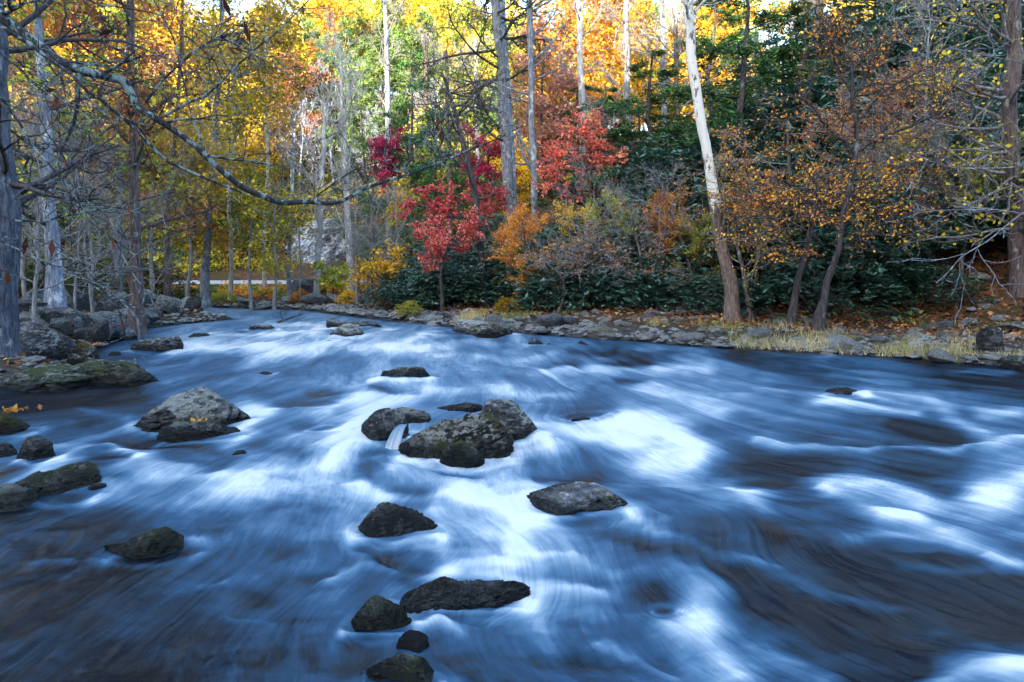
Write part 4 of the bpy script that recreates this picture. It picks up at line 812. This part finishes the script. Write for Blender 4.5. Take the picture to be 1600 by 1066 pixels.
# hemlocks
def hem(x_px, Y, top_px, seed, label, wid=1., lowz=0., mat='hemlock'):
    p = at(x_px, 470, Y); x, y = p[0], Y; z = hz(x, y); H = at(x_px, top_px, Y)[2] - z
    e = place_tree(PH[seed % 2], 'hemlock', label, 'tree', x, y, (BK['dark'], BK['dtwig'], LM[mat]), s=wid, sz=H / 12 / wid)
hem(1010, 27, 60, 0, 'dark green hemlock just left of the leaning sycamore', 1.25)
hem(1165, 24, -150, 1, 'tall hemlock with black trunk just right of the leaning sycamore', 1.2)
hem(1205, 22, 330, 0, 'young bright green hemlock at the foot of the sycamore', .55)
hem(1105, 36, -60, 1, 'hemlock behind the sycamore, half hidden by it', 1.2)
hem(690, 40, 130, 1, 'green hemlock left of the tall grey pair', 1.1)
hem(900, 38, 90, 0, 'hemlock behind the red maple sprays', 1.)
hem(640, 46, 40, 0, 'dark evergreen hemlock on the slope above the cliff end', 1.25)
hem(575, 52, 110, 1, 'smaller green hemlock behind the broom topped bare tree', 1.1, mat='pine')
hem(735, 50, 120, 1, 'green hemlock behind the dark forked trunk', 1.1, mat='pine')
hem(940, 34, 110, 1, 'shadowed hemlock between the red maple and the dark hemlock', .9)
hem(110, 30, 120, 0, 'dark hemlock behind the mottled left trunk', 1.1)
hem(30, 24, 170, 1, 'dark hemlock behind the leftmost trunk', 1.)
hem(200, 34, 250, 0, 'low dark hemlock behind the reddish trunk', 1.1)
hero('tree', 'leaning sycamore, white above and brown below, on the cobble beach', 'tree', [(1149, 504, 23), (1142, 460, 21), (1133, 400, 19), (1121, 340, 18), (1110, 270, 15), (1100, 200, 15), (1090, 130, 15), (1080, 60, 14), (1071, -10, 13), (1062, -90, 12)], 17.5, BK['syc'], BK['pale'], dict(n=9, t0=.8, len=1.8, el=(0, .6)), seed=460)
hero('tree', 'slender brown sapling rising at the right side of the sycamore base', 'tree', [(1174, 502, 8), (1166, 450, 7), (1156, 400, 6), (1148, 350, 5), (1150, 300, 4)], 17.3, BK['brown'], BK['twig'], dict(n=14, t0=.35, len=1.2, el=(0, .8)), dict(n=900, s=.07), LM['lime'], seed=461)
# two leaning saplings with orange leaves
hero('tree', 'left one of two leaning saplings, orange leaved, on the right bank', 'tree', [(1236, 494, 12), (1248, 440, 10), (1262, 380, 9), (1272, 330, 8), (1278, 290, 6)], 16, BK['dark'], BK['dtwig'], dict(n=20, t0=.5, len=2.3, el=(-.1, .25), up=(0, 0, 0), k=(7, 5), flat=.12, side=8, sidelen=1.), dict(n=5200, s=.05, sig=.06), LM['amber'], seed=462, limbs=[[(1276, 320, 6), (1240, 305, 4), (1205, 295, 3), (1180, 300, 2)], [(1278, 292, 5), (1250, 250, 4), (1215, 225, 3), (1190, 220, 2)]])
hero('tree', 'right one of two leaning saplings with wide bare crown', 'tree', [(1283, 494, 14), (1292, 450, 11), (1306, 400, 10), (1316, 350, 9), (1328, 300, 8), (1338, 250, 8), (1337, 210, 7), (1333, 150, 6), (1330, 90, 4)], 15, BK['dark'], BK['dtwig'], dict(n=10, t0=.6, len=1.2, k=(6, 4), side=16, sidelen=1.3), dict(n=2300, s=.05, sig=.07, lvl=1), LM['amber'], seed=463,
     limbs=[[(1338, 245, 7), (1310, 215, 5), (1275, 180, 4), (1258, 150, 3), (1252, 120, 2)], [(1340, 240, 6), (1375, 215, 5), (1420, 200, 4), (1448, 188, 4), (1470, 175, 2)], [(1446, 189, 3), (1462, 165, 3), (1485, 140, 2), (1495, 110, 2)], [(1335, 150, 5), (1350, 125, 4), (1365, 90, 3), (1385, 50, 2)], [(1335, 150, 5), (1305, 110, 3), (1300, 60, 3), (1270, 15, 2)], [(1335, 200, 4), (1370, 150, 3), (1440, 110, 3), (1530, 80, 2)], [(1318, 345, 5), (1350, 360, 3), (1400, 345, 2), (1450, 315, 2)]])
hero('tree', 'amber leaved tree behind the two leaning saplings', 'tree', [(1230, 480, 8, 20), (1225, 380, 7, 20), (1235, 280, 5, 20), (1228, 190, 3, 20)], 20, BK['brown'], BK['twig'], dict(n=20, t0=.3, len=2.6, el=(-.1, .2), up=(0, 0, 0), k=(7, 5), flat=.1), dict(n=4200, s=.06, sig=.07), LM['amber'], seed=464)
hero('tree', 'thin gold leaved tree leaning over the right evergreens', 'tree', [(1420, 440, 6, 18), (1410, 340, 5, 18), (1390, 240, 4, 18), (1360, 150, 3, 18)], 18, BK['brown'], BK['twig'], dict(n=26, t0=.35, len=2.2, el=(-.1, .5), k=(7, 4), flat=.3), dict(n=3600, s=.055, sig=.07), LM['amber'], seed=465)
hero('tree', 'gnarled grey trunk near the right edge of the picture', 'tree', [(1588, 470, 25), (1586, 380, 22), (1583, 280, 20), (1581, 150, 20), (1582, 0, 19), (1582, -80, 18)], 16, BK['brown'], BK['twig'], dict(n=26, t0=.25, len=2.6, el=(-.3, .5), k=(6, 4), az=(2, 4.6)), dict(n=1800, s=.08), LM['yellow'], seed=466)
hero('tree', 'massive dark trunk on the crest of the right bank', 'tree', [(1287, 190, 38), (1282, 120, 36), (1277, 40, 34), (1274, -60, 32)], 34, BK['dark'], BK['dtwig'], dict(n=8, t0=.5, len=3), seed=467)
for i, (a, b, wd, Yd, bk) in enumerate(((1240, 1236, 12, 36, 'grey'), (1335, 1330, 14, 34, 'brown'), (1352, 1350, 10, 37, 'grey'), (1200, 1196, 10, 38, 'blue'), (1395, 1390, 9, 38, 'brown'))):
    hero('tree', ['grey trunk left of the massive crest trunk', 'brown trunk right of the massive crest trunk', 'slim grey trunk farther right on the crest', 'thin pale trunk on the crest behind the hemlock', 'thin brown trunk at the right end of the crest row'][i], 'tree', [(a, 230, wd), (a - 2, 100, wd * .9), (b, -60, wd * .8)], Yd, BK[bk], BK['twig'], dict(n=8, t0=.3, len=2.5), dict(n=1500, s=.15, sig=.15), LM['gold'], seed=470 + i)
for i, (a, b0, b1, wd, Yd) in enumerate(((1036, 230, -60, 9, 36), (1058, 240, 40, 8, 34), (908, 330, -60, 11, 36), (980, 300, -60, 10, 40), (700, 330, 80, 7, 40), (745, 300, 60, 6, 42), (605, 330, -40, 9, 50), (668, 300, 60, 8, 55))):
    hero('tree', ['thin grey trunk left of the upper sycamore', 'short thin trunk touching the sycamore', 'pale trunk behind the red maple sprays', 'grey trunk inside the dark hemlock', 'slender bare trunk left of the forked one', 'slender trunk behind the forked one', 'pale trunk behind the small crimson tree', 'trunk above the bright yellow tree'][i], 'tree', [(a + 4, b0, wd), (a, (b0 + b1) / 2, wd * .9), (a - 3, b1, wd * .7)], Yd, BK[('grey', 'brown', 'pale')[i % 3]], BK['twig'], dict(n=18, t0=.3, len=2.4, el=(.2, 1)), seed=480 + i)
# crooked saplings above the cobbles
for i, (pth, lab) in enumerate((([(872, 492, 8), (880, 466, 6), (882, 440, 5), (873, 425, 4), (855, 412, 3)], 'crooked forked sapling left of the cobble beach'), ([(905, 488, 6), (915, 455, 4), (922, 430, 3), (915, 390, 3)], 'thin dark sapling beside the crooked forked one'),
    ([(942, 490, 7), (935, 460, 5), (945, 430, 4), (960, 395, 3)], 'dark sapling leaning right behind the cobbles'), ([(1097, 478, 8), (1088, 450, 7), (1078, 420, 6), (1070, 385, 4), (1050, 340, 3)], 'leafless leaning sapling left of the sycamore'), ([(1010, 480, 5), (1005, 440, 4), (1000, 390, 3), (985, 340, 3)], 'upright bare sapling in the middle of the undergrowth'))):
    hero('sapling', lab, 'tree', pth, 20, BK['brown'], BK['twig'], dict(n=10, t0=.45, len=1.6, el=(-.1, .8), k=(5, 4)), dict(n=350, s=.08), LM['rust'], seed=490 + i)
rng = np.random.default_rng(77)
for i, (px, Y, s, lf, lab) in enumerate(((830, 22, .62, 'amber', 'amber thin leaved shrub tree right of the evergreens'), (900, 23, .6, 'gold', 'yellow thin leaved shrub tree under the red maple'), (960, 22, .6, 'lime', 'yellow green shrub tree left of the hemlock'), (1040, 21, .6, 'orange', 'orange thin shrub tree under the hemlock'), (860, 25, .35, 'red', 'red thin leaved shrub over the crooked saplings'), (1090, 20, .5, 'lime', 'green yellow shrub tree left of the sycamore base'), (1395, 19, .55, 'gold', 'gold flecked shrub right of the leaning saplings'), (1530, 17.5, .5, 'lime', 'yellow green shrub left of the right edge trunk'), (790, 24, .4, 'yellow', 'bright yellow shrub low in the evergreens'))):
    p = at(px, 470, Y); place_tree(PN[i % 4], 'shrub_tree', lab, 'tree', p[0], Y, (BK['dtwig'], BK['twig'], LM[lf]), s * .62)
for i, (px, Y, s) in enumerate(((925, 21, .6), (1030, 20.5, .6), (1400, 17.5, .6), (1500, 17, .7), (1440, 20, .9), (560, 29, .8), (610, 28, .7), (470, 31, .8), (25, 17, .9), (150, 20, .9), (110, 17.5, .7), (240, 25, .8), (960, 26, .8), (60, 22, 1.1), (40, 13.5, .7), (140, 17.6, .75))):
    p = at(px, 470, Y); lab = f'leafless twiggy grey shrub {near_words(px)}' + (', farther back' if Y > 21 and px > 700 else '')
    place_tree(PNB[i % 4], 'bare_shrub', lab, 'shrub', p[0], Y, (BK['twig'], BK['twig'], None), s, group='leafless twiggy shrubs on the banks')
# ---- evergreen shrubs with whorls of long leaves
def rhodo_proto(seed, nw=900):
    rg = np.random.default_rng(seed); th = rg.uniform(0, 6.283, nw); cz = rg.uniform(-.15, 1, nw); rr = np.sqrt(np.clip(1 - cz ** 2, 0, 1))
    D = np.stack([np.cos(th) * rr, np.sin(th) * rr, cz], 1); lump = 1 + .28 * fbm(D[:, 0] * 2.2 + seed, D[:, 1] * 2.2, D[:, 2] * 2.2, 2, seed)
    dep = rg.uniform(.55, 1, nw) ** .6; Ctr = D * (lump * dep)[:, None] * np.array([1.25, 1.1, 1.05])
    k = 8; az = rg.uniform(0, 6.28, (nw, 1)) + np.arange(k) * 6.283 / k
    out = np.stack([np.cos(az), np.sin(az), np.full_like(az, -.35) + .5 * rg.normal(size=az.shape) * .5], 2); out = out + D[:, None] * .5; out /= np.linalg.norm(out, axis=2, keepdims=True)
    Ln = .085; Cc = (Ctr[:, None] + out * Ln * .6).reshape(-1, 3)
    me = leaves('foliage', Cc, Ln, rg, asp=3., nb=(0, 0, 1.2), jit=.45, dirs=out.reshape(-1, 3) * 3)
    o2 = []; cfg = dict(n=4, wig=(.12, .2), up=(.02, 0), max=1, k=(4,), ang=.9)
    for i in range(16):
        a = rg.uniform(0, 6.28); e = rg.uniform(.2, 1.4); sprout(np.array([0, 0, -.25]), np.array([math.cos(a) * math.cos(e), math.sin(a) * math.cos(e), math.sin(e)]), rg.uniform(.7, 1.1), .022, 0, cfg, o2, rg)
    return me, tube_mesh('stems', [(p, q) for p, q, l in o2], 4)
RP = [rhodo_proto(500 + i, 950) for i in range(5)]
def rhodo(x, y, s, z=None, lab=None, mat='rhodo'):
    z = hz(x, y) if z is None else z; px, py = proj(x, y, z)
    e = empty('evergreen_shrub', (x, y, z + .2 * s), lab, 'shrub', 'dark evergreen shrubs on the right bank', rz=rng.uniform(0, 6.3), s=(s * rng.uniform(.9, 1.2), s * rng.uniform(.9, 1.2), s * rng.uniform(.85, 1.15)))
    P = RP[int(rng.integers(5))]; ob('foliage', P[0], LM[mat], e); ob('stems', P[1], BK['dtwig'], e)
def rz_(px):
    for lim, s in ((720, 'under the red sprays'), (790, 'around the forked trunk'), (860, 'right of the forked trunk'), (960, 'behind the crooked saplings'), (1090, 'behind the cobble beach'), (1200, 'behind the sycamore'), (1300, 'behind the leaning saplings'), (1400, 'right of the leaning saplings'), (1500, 'above the tilted slab'), (9999, 'by the right edge trunk')):
        if px < lim: return s
for px, Y, s in ((655, 25.5, 1.3), (700, 25, 1.5), (740, 25.5, 1.6), (690, 27, 1.9), (735, 27.5, 2.1), (780, 25, 1.4), (820, 24.5, 1.4), (860, 25.5, 1.5), (800, 28, 1.9), (640, 27, 1.2)):
    p = at(px, 470, Y); rhodo(p[0], Y, s, lab=f'dark glossy evergreen shrub {rz_(px)}, ' + ('front row' if Y < 26 else 'second row'))
n = 0
for row, (Y0, s0, px0, dpx) in enumerate(((21., 1.15, 880, 60), (22.4, 1.45, 930, 66), (24.2, 1.8, 900, 70), (26.5, 2.0, 1000, 75), (29, 2.3, 1150, 75), (32.5, 2.6, 1230, 75))):
    px = px0
    while px < 1680:
        Y = Y0 - np.interp(px, [900, 1200, 1600], [0, 2.2, 5.4]) + rng.uniform(-.5, .5); p = at(px, 470, Y)
        if not (px > 1500 and row == 0): rhodo(p[0], Y, s0 * rng.uniform(.6, 1.35), lab=f'dark glossy evergreen shrub {rz_(px)}, ' + ('front row', 'second row', 'third row', 'fourth row', 'fifth row', 'on the crest')[row])
        px += dpx * rng.uniform(.75, 1.25)
for px, Y, s in ((45, 19, 1.2), (130, 24, 1.4), (200, 28, 1.5), (250, 33, 1.5), (20, 26, 2), (170, 36, 2)):
    p = at(px, 470, Y); rhodo(p[0], Y, s, lab=f'dark evergreen bush on the left bank at {("the leftmost trunk" if px < 60 else "the mottled trunk" if px < 140 else "the reddish trunk")}' + (', farther back' if Y > 25 else ''), mat='fern')
for px, Y, s, mt, lab in ((640, 22.5, .42, 'lime', 'small lime green shrub on the far gravel'), (795, 22, .4, 'yellow', 'small yellow leaved shrub below the evergreens'), (108, 15.3, .3, 'lime', 'small green tuft on the left bank boulders'), (545, 30, .5, 'gold', 'gold shrub below the road end'), (470, 31, .5, 'orange', 'orange brown shrub below the road'), (350, 32, .5, 'lime', 'green shrub near the white trunk foot'), (610, 27, .55, 'gold', 'gold shrub at the road end near the evergreens')):
    p = at(px, 470, Y); e = empty('leafy_shrub', (p[0], Y, hz(p[0], Y) + .1), lab, 'shrub', rz=px, s=s); ob('foliage', RP[px % 5][0], LM[mt], e); ob('stems', RP[px % 5][1], BK['dtwig'], e)

# ---- the overhanging limb of the tree left of the picture
e = hero('overhanging_tree', 'lichen spotted dark limb sweeping in from the upper left over the river', 'tree', [(-330, 640, 60, 5.2), (-320, 400, 52, 5.2), (-300, 100, 44, 5.2), (-290, -250, 34, 5.2), (-280, -600, 22, 5.2)], 5.2, BK['lichen'], BK['lichen'], dict(n=4, t0=.8, len=1, side=9, sidelen=.75), dict(n=170, s=.085, sig=.02, asp=3.2, jit=1, droop=1.5), LM['dead'], seed=500,
 limbs=[[(-310, -140, 26, 5.2), (-160, -50, 22, 5.2), (-60, 0, 19, 5.2), (0, 36, 17, 5.2), (40, 64, 16, 5.2), (75, 88, 15, 5.2), (120, 106, 14, 5.2), (165, 116, 13, 5.2), (200, 128, 13, 5.3), (222, 158, 11, 5.3), (252, 178, 10, 5.3), (290, 215, 9, 5.4), (345, 270, 9, 5.4), (385, 306, 9, 5.5), (440, 331, 9, 5.5), (480, 325, 7, 5.6), (520, 314, 6, 5.6), (570, 298, 5, 5.7), (630, 281, 4.5, 5.8), (700, 255, 3.5, 5.9), (750, 233, 2.5, 6), (805, 203, 1.5, 6)],
  [(-160, -48, 10, 5.1), (0, 46, 7, 5.0), (60, 78, 6, 5.0), (120, 122, 5.5, 5.0), (150, 148, 5, 5.0), (190, 187, 5, 5.1), (250, 245, 4.5, 5.2), (320, 284, 4, 5.3), (380, 305, 3, 5.4)],
  [(120, 110, 8, 5.2), (124, 150, 6, 5.2), (118, 195, 5, 5.2), (96, 235, 4, 5.2), (85, 262, 3, 5.2)],
  [(225, 160, 4, 5.3), (262, 118, 3, 5.3), (300, 85, 2.5, 5.3), (350, 55, 2, 5.3), (410, 50, 1.3, 5.3)],
  [(255, 180, 5, 5.3), (290, 165, 4, 5.3), (325, 148, 3.5, 5.3), (360, 115, 3, 5.2), (400, 78, 2.5, 5.2), (440, 45, 2.2, 5.2), (492, -10, 2, 5.1)],
  [(320, 243, 4, 5.3), (300, 185, 3, 5.3), (287, 120, 2.6, 5.3), (275, 70, 2.4, 5.3), (255, 30, 1.8, 5.3), (232, -10, 1.2, 5.3)],
  [(284, 95, 2, 5.3), (310, 75, 2, 5.3), (345, 55, 1.8, 5.3), (400, 48, 1.2, 5.3)],
  [(-120, 60, 9, 5.0), (0, 150, 4.5, 4.9), (30, 190, 4, 4.9), (60, 235, 3.5, 4.9), (110, 300, 2.5, 4.9), (150, 360, 2, 4.9), (220, 410, 1.3, 5)],
  [(-120, -40, 8, 5.3), (0, 16, 4, 5.3), (45, 3, 3, 5.3), (90, -8, 3, 5.3), (170, 10, 2.5, 5.4), (250, 26, 1.5, 5.4)],
  [(-120, 60, 8, 4.9), (0, 75, 3, 4.9), (40, 120, 3, 4.9), (75, 155, 2.5, 4.9)],
  [(470, 327, 3, 5.6), (510, 295, 2.5, 5.6), (560, 262, 2, 5.6), (610, 250, 1.2, 5.6)], [(690, 258, 2.5, 5.9), (680, 215, 2, 5.9), (700, 190, 1.2, 5.9)], [(620, 283, 2.5, 5.8), (640, 245, 1.8, 5.8), (665, 205, 1.2, 5.8)],
  [(-100, 260, 9, 5.4), (0, 345, 3.5, 5.4), (60, 345, 3, 5.4), (110, 340, 2.5, 5.4), (200, 320, 2, 5.4), (280, 300, 1.5, 5.4)], [(-100, 320, 8, 5.4), (0, 378, 3, 5.4), (80, 410, 2.5, 5.4), (150, 450, 2, 5.3), (220, 490, 1.3, 5.3)]])
# bare pale limbs reaching in from the right edge
hero('overhanging_tree', 'pale bare branches reaching in from beyond the right edge', 'tree', [(1760, 640, 34, 11), (1750, 400, 30, 11), (1745, 100, 26, 11), (1740, -200, 18, 11)], 11, BK['grey'], BK['twig'], dict(n=3, t0=.8, len=1, side=6, sidelen=.9, join=1), None, None, seed=501,
 limbs=[[(1745, 250, 6.0, 11), (1640, 300, 3.0, 11), (1600, 330, 2.4, 11), (1550, 372, 2.1, 11), (1505, 400, 1.8, 11), (1460, 445, 1.2, 11)], [(1745, 180, 6.0, 11), (1650, 240, 2.4, 11), (1590, 262, 1.8, 11), (1480, 262, 1.5, 11), (1420, 240, 1.5, 11), (1390, 215, 1.0, 11)], [(1745, 100, 6.0, 11), (1640, 110, 2.4, 11), (1560, 88, 1.8, 11), (1480, 75, 1.5, 11), (1400, 100, 1.2, 11)], [(1745, 350, 5.4, 11), (1640, 345, 2.4, 11), (1560, 325, 1.5, 11), (1450, 330, 1.2, 11), (1380, 350, 0.9, 11)]])
hero('fallen_branch', 'broken pale branch lying on the rocks of the left bank', 'branch', [(216, 500, 2.6, 16), (186, 466, 2.4, 16), (158, 446, 2, 16), (125, 432, 1.4, 16)], 16, BK['grey'], BK['twig'], dict(n=6, t0=.3, len=.7, k=(3, 2)), seed=502)
hero('fallen_branch', 'dark stick poking out of the far rapids', 'branch', [(424, 510, 4, 21), (440, 502, 3, 21), (470, 492, 2, 21)], 21, BK['dark'], BK['dtwig'], dict(n=2, t0=.3, len=.4, k=(2, 2)), seed=503)

# ---- ground cover
rng = np.random.default_rng(99)
def scatter(n, xr, yr, f):
    X = rng.uniform(*xr, n); Y = rng.uniform(*yr, n); dr = line_dist(X, Y, RE); dl = line_dist(X, Y, LE); ins_ = inside(X, Y, POLY)
    k = (~ins_) & f(X, Y, dr, dl); return X[k], Y[k], terrain(X[k], Y[k])
X, Y, Z = scatter(90000, (-20, 20), (7, 34), lambda X, Y, dr, dl: ((dr < dl) & (rng.random(len(X)) < sm(dr, .9, 3.2) * np.exp(-np.maximum(dr - 6, 0) * .2))) | ((dl <= dr) & (rng.random(len(X)) < .22)))
tag(ob('fallen_leaves', leaves('fallen_leaves', np.stack([X, Y, Z + rng.uniform(.01, .1, len(X))], 1), .085, rng, asp=1.4, nb=(0, 0, 1.4), jit=.7), LM['litter']), 'brown and orange fallen leaves carpeting both banks', kind='stuff')
cl = lambda X, Y, o=0: fbm(X * .8 + o, Y * .8, 0, 2, 33)
X, Y, Z = scatter(260000, (-6, 16), (7, 20), lambda X, Y, dr, dl: (dr < dl) & (dr < 3.) & (rng.random(len(X)) < np.clip(cl(X, Y) * 1.5 + .1 + sm(X, 4, 7) * .8, 0, 1) * np.exp(-dr * .75)) & (X > 4.6))
X2, Y2, Z2 = scatter(60000, (-4, 5), (14, 22), lambda X, Y, dr, dl: (dr < dl) & (dr < 2.6) & (cl(X, Y, 5) > .38) & (dr > .3))
X, Y, Z = np.concatenate([X, X2]), np.concatenate([Y, Y2]), np.concatenate([Z, Z2])
n = len(X); hgt = rng.uniform(.06, .21, n) * (1 + .5 * cl(X, Y)); a = rng.uniform(0, 6.28, n); b = np.stack([np.cos(a), np.sin(a), 0 * a], 1) * .006; ln = rng.normal(size=(n, 3)) * .07; ln[:, 2] = hgt
B0 = np.stack([X, Y, Z - .02], 1); V = np.stack([B0 - b, B0 + b, B0 + ln], 1).reshape(-1, 3)
tag(ob('grass', mesh('grass', V, None, np.arange(3 * n).reshape(-1, 3), attrs={'rnd': np.repeat(np.clip(rng.normal(.5, .25, n) + cl(X, Y, 9) * .4, 0, 1), 3)}), LM['grass']), 'pale dry grass fringing the water on the right bank', kind='stuff')
# low undergrowth: on the banks and across the wooded hill
def clumps(name, n, xr, yr, f, r, k, s, mat, label):
    X, Y, Z = scatter(n, xr, yr, f); m_ = len(X); R_ = rng.uniform(.5, 1.3, m_) * r
    off = rng.normal(size=(m_, k, 3)); off[..., 2] = np.abs(off[..., 2]) * .9; Cc = (np.stack([X, Y, Z], 1)[:, None] + off * (R_ * .5)[:, None, None]).reshape(-1, 3)
    tag(ob(name, leaves(name, Cc, s, rng), mat), label, kind='stuff')
clumps('undergrowth', 700, (-18, 18), (9, 30), lambda X, Y, dr, dl: (np.minimum(dr, dl) > 2.6) & (rng.random(len(X)) < .5), .35, 60, .07, LM['fern'], 'low leafy undergrowth on the forest floor of both banks')
clumps('hillside_undergrowth', 1500, (-75, 70), (49, 110), lambda X, Y, dr, dl: ~((Y < 54) & (X > ax - 1) & (X < bx_ + 1)), 1.6, 60, .3, LM['lime'], 'yellow green brush covering the hillside floor')
clumps('rusty_undergrowth', 1500, (-75, 70), (49, 110), lambda X, Y, dr, dl: ~((Y < 54) & (X > ax - 1) & (X < bx_ + 1)), 1.5, 60, .28, LM['rust'], 'rust coloured brush covering the hillside floor')
clumps('hill_evergreen_brush', 1100, (-75, 70), (49, 95), lambda X, Y, dr, dl: ~((Y < 54) & (X > ax - 1) & (X < bx_ + 1)), 1.5, 60, .28, LM['fern'], 'dark green brush covering the hillside floor')
clumps('road_bank_brush', 300, (-26, -4), (33.5, 39.3), lambda X, Y, dr, dl: X < 1e9, .3, 40, .12, LM['amber'], 'amber leafy brush on the bank below the road')
clumps('green_bank_brush', 300, (-26, -4), (33.5, 39.3), lambda X, Y, dr, dl: X < 1e9, .25, 40, .12, LM['green'], 'green leafy brush on the bank below the road')
clumps('roadside_brush', 420, (-60, -2), (48, 56), lambda X, Y, dr, dl: ~((Y < 54) & (X > ax - .5) & (X < bx_ + .5)), 1.2, 80, .2, LM['fern'], 'dark leafy brush at the foot of the hill beyond the road')
clumps('roadside_yellow_brush', 160, (-60, -2), (48, 56), lambda X, Y, dr, dl: ~((Y < 54) & (X > ax - .5) & (X < bx_ + .5)), 1.2, 80, .2, LM['yellow'], 'yellow leafy brush at the foot of the hill beyond the road')
# leaves caught on the rocks
def leafspots(px, py, Y, n, sp): 
    c = at(px, py, Y); return c + rng.normal(size=(n, 3)) * np.array([sp, sp * .6, .01])

# ---- small cascades between the rocks
def cascade(p0, p1, wpx, Y, label, seed):
    rg = np.random.default_rng(seed); n, k = 24, 14; t = np.linspace(0, 1, n)
    a, b = at(*p0, Y + .12), at(*p1, Y - .06); wd = wpx / F * Y
    c = a[None] * (1 - t[:, None]) + b[None] * t[:, None]; c[:, 2] = a[2] + (b[2] - a[2]) * t ** 1.9
    u_ = np.linspace(-1, 1, k); ww = wd / 2 * (.75 + .6 * t)
    X = c[:, 0:1] + u_[None] * ww[:, None] + .1 * wd * fbm(u_ * 3, 0 * u_, 0, 2, seed)[None]; Yq = c[:, 1:2] - .35 * (1 - u_[None] ** 2) * ww[:, None] + 0 * X; Z = c[:, 2:3] + .18 * (1 - u_[None] ** 2) * ww[:, None] + .004 * rg.normal(size=(1, k))
    fm = .45 + .22 * rg.random((1, k)) + .35 * t[:, None] + 0 * X
    me = mesh('small_cascade', np.stack([X, Yq, Z], 2).reshape(-1, 3), grid_q(n, k), attrs={'foam': fm.ravel(), 'fu': np.repeat(t * .4 + seed, k), 'fv': np.tile(u_ * wd * 2, n)}, smooth=True)
    tag(ob('small_cascade', me, MAT_W), label, kind='stuff')
cascade((630, 664), (611, 710), 22, 5.86, 'thin white cascade falling between two central rocks', 1)
cascade((796, 672), (803, 706), 16, 6.1, 'short white spill at the right side of the central cluster', 2)
cascade((652, 930), (660, 958), 16, 3.35, 'little spill over the edge of the long dark slab', 3)
rng = np.random.default_rng(12)
pts = [leafspots(300, 658, 6.55, 26, .07), leafspots(318, 664, 6.5, 16, .06), leafspots(921, 757, 5.0, 5, .02), leafspots(632, 915, 3.45, 10, .03), leafspots(20, 640, 6.6, 30, .1), leafspots(130, 538, 12.4, 60, .25), leafspots(690, 500, 24, 40, .5)]
Cc = np.concatenate(pts)
tag(ob('caught_leaves', leaves('caught_leaves', Cc, .045, rng, nb=(0, -.3, 1.2), jit=.7), LM['orange']), 'orange leaves caught on the river rocks', kind='stuff')
nd = at(614, 812, 4.42); NP = [np.array([nd, nd + [.04, 0, -.03], nd + [.075, 0, -.075]]), np.array([nd + [-.02, 0, .0], nd + [.03, .0, -.035], nd + [.065, 0, -.05]])]
tag(ob('pine_needles', tube_mesh('pine_needles', [(p, np.full(3, .0022)) for p in NP], 4), LM['rust']), 'two brown pine needles on the black triangular rock', kind='stuff')

def ground_log(label, pth, seed, Y):
    rg = np.random.default_rng(seed); P = []; rad = []
    for px, py, wd in pth:
        p = at(px, py, Y)
        r_ = wd / 2 / F * p[1]; P.append([p[0], p[1], hz(p[0], p[1]) + r_ * .8]); rad.append(r_)
    P = np.array(P); t = np.linspace(0, 1, len(P)); tt = np.linspace(0, 1, 14); Q_ = np.stack([np.interp(tt, t, P[:, k]) for k in range(3)], 1); rd = np.interp(tt, t, rad)
    Q_[:, 0] += fbm(tt * 5 + seed, 0 * tt, 0, 2, seed) * .08; Q_[:, 2] += fbm(tt * 5, 0 * tt, 0, 2, seed + 1) * .04; rd = rd * (1 + .2 * fbm(tt * 9, 0 * tt, 0, 2, seed + 2)); rd[0] *= .8; rd[-1] *= .3
    o = Q_[0].copy(); e = empty('fallen_branch', o, label, 'branch'); out = []
    for k in range(5):
        j = int(rg.integers(3, 13)); d = unit(np.array([rg.normal(), rg.normal(), abs(rg.normal()) * .5 + .1])); sprout(Q_[j] - o, d, rg.uniform(.2, .6), rd[j] * .4, 0, dict(n=5, wig=(.15,), up=(0,), max=1, k=(2,)), out, rg)
    V1, Q1 = tubes([(Q_ - o, rd)], 8); V2, Q2 = tubes([(p, np.maximum(q, .006)) for p, q, l in out], 4)
    ob('stem', mesh('stem', np.concatenate([V1, V2]), np.concatenate([Q1, Q2 + len(V1)]), smooth=True), BK['brown'], e)
for i, (pth, Y, lab) in enumerate((([(1010, 488, 9), (1050, 481, 8), (1085, 476, 6), (1100, 470, 4)], 18.6, 'grey driftwood log lying on the upper cobbles'), ([(1330, 505, 8), (1372, 497, 7), (1410, 499, 5), (1440, 492, 3)], 14.6, 'fallen branch in the leaf litter right of the leaning saplings'), ([(1180, 500, 5), (1215, 492, 5), (1262, 495, 4)], 15.6, 'thin fallen stick behind the grass near the leaning saplings'), ([(700, 492, 7), (735, 486, 6), (765, 487, 4)], 22, 'weathered log in front of the evergreen shrubs'), ([(1480, 492, 7), (1530, 480, 6), (1590, 474, 4)], 14, 'mossy fallen branch on the leafy slope at the right'))):
    ground_log(lab, pth, 600 + i, Y)
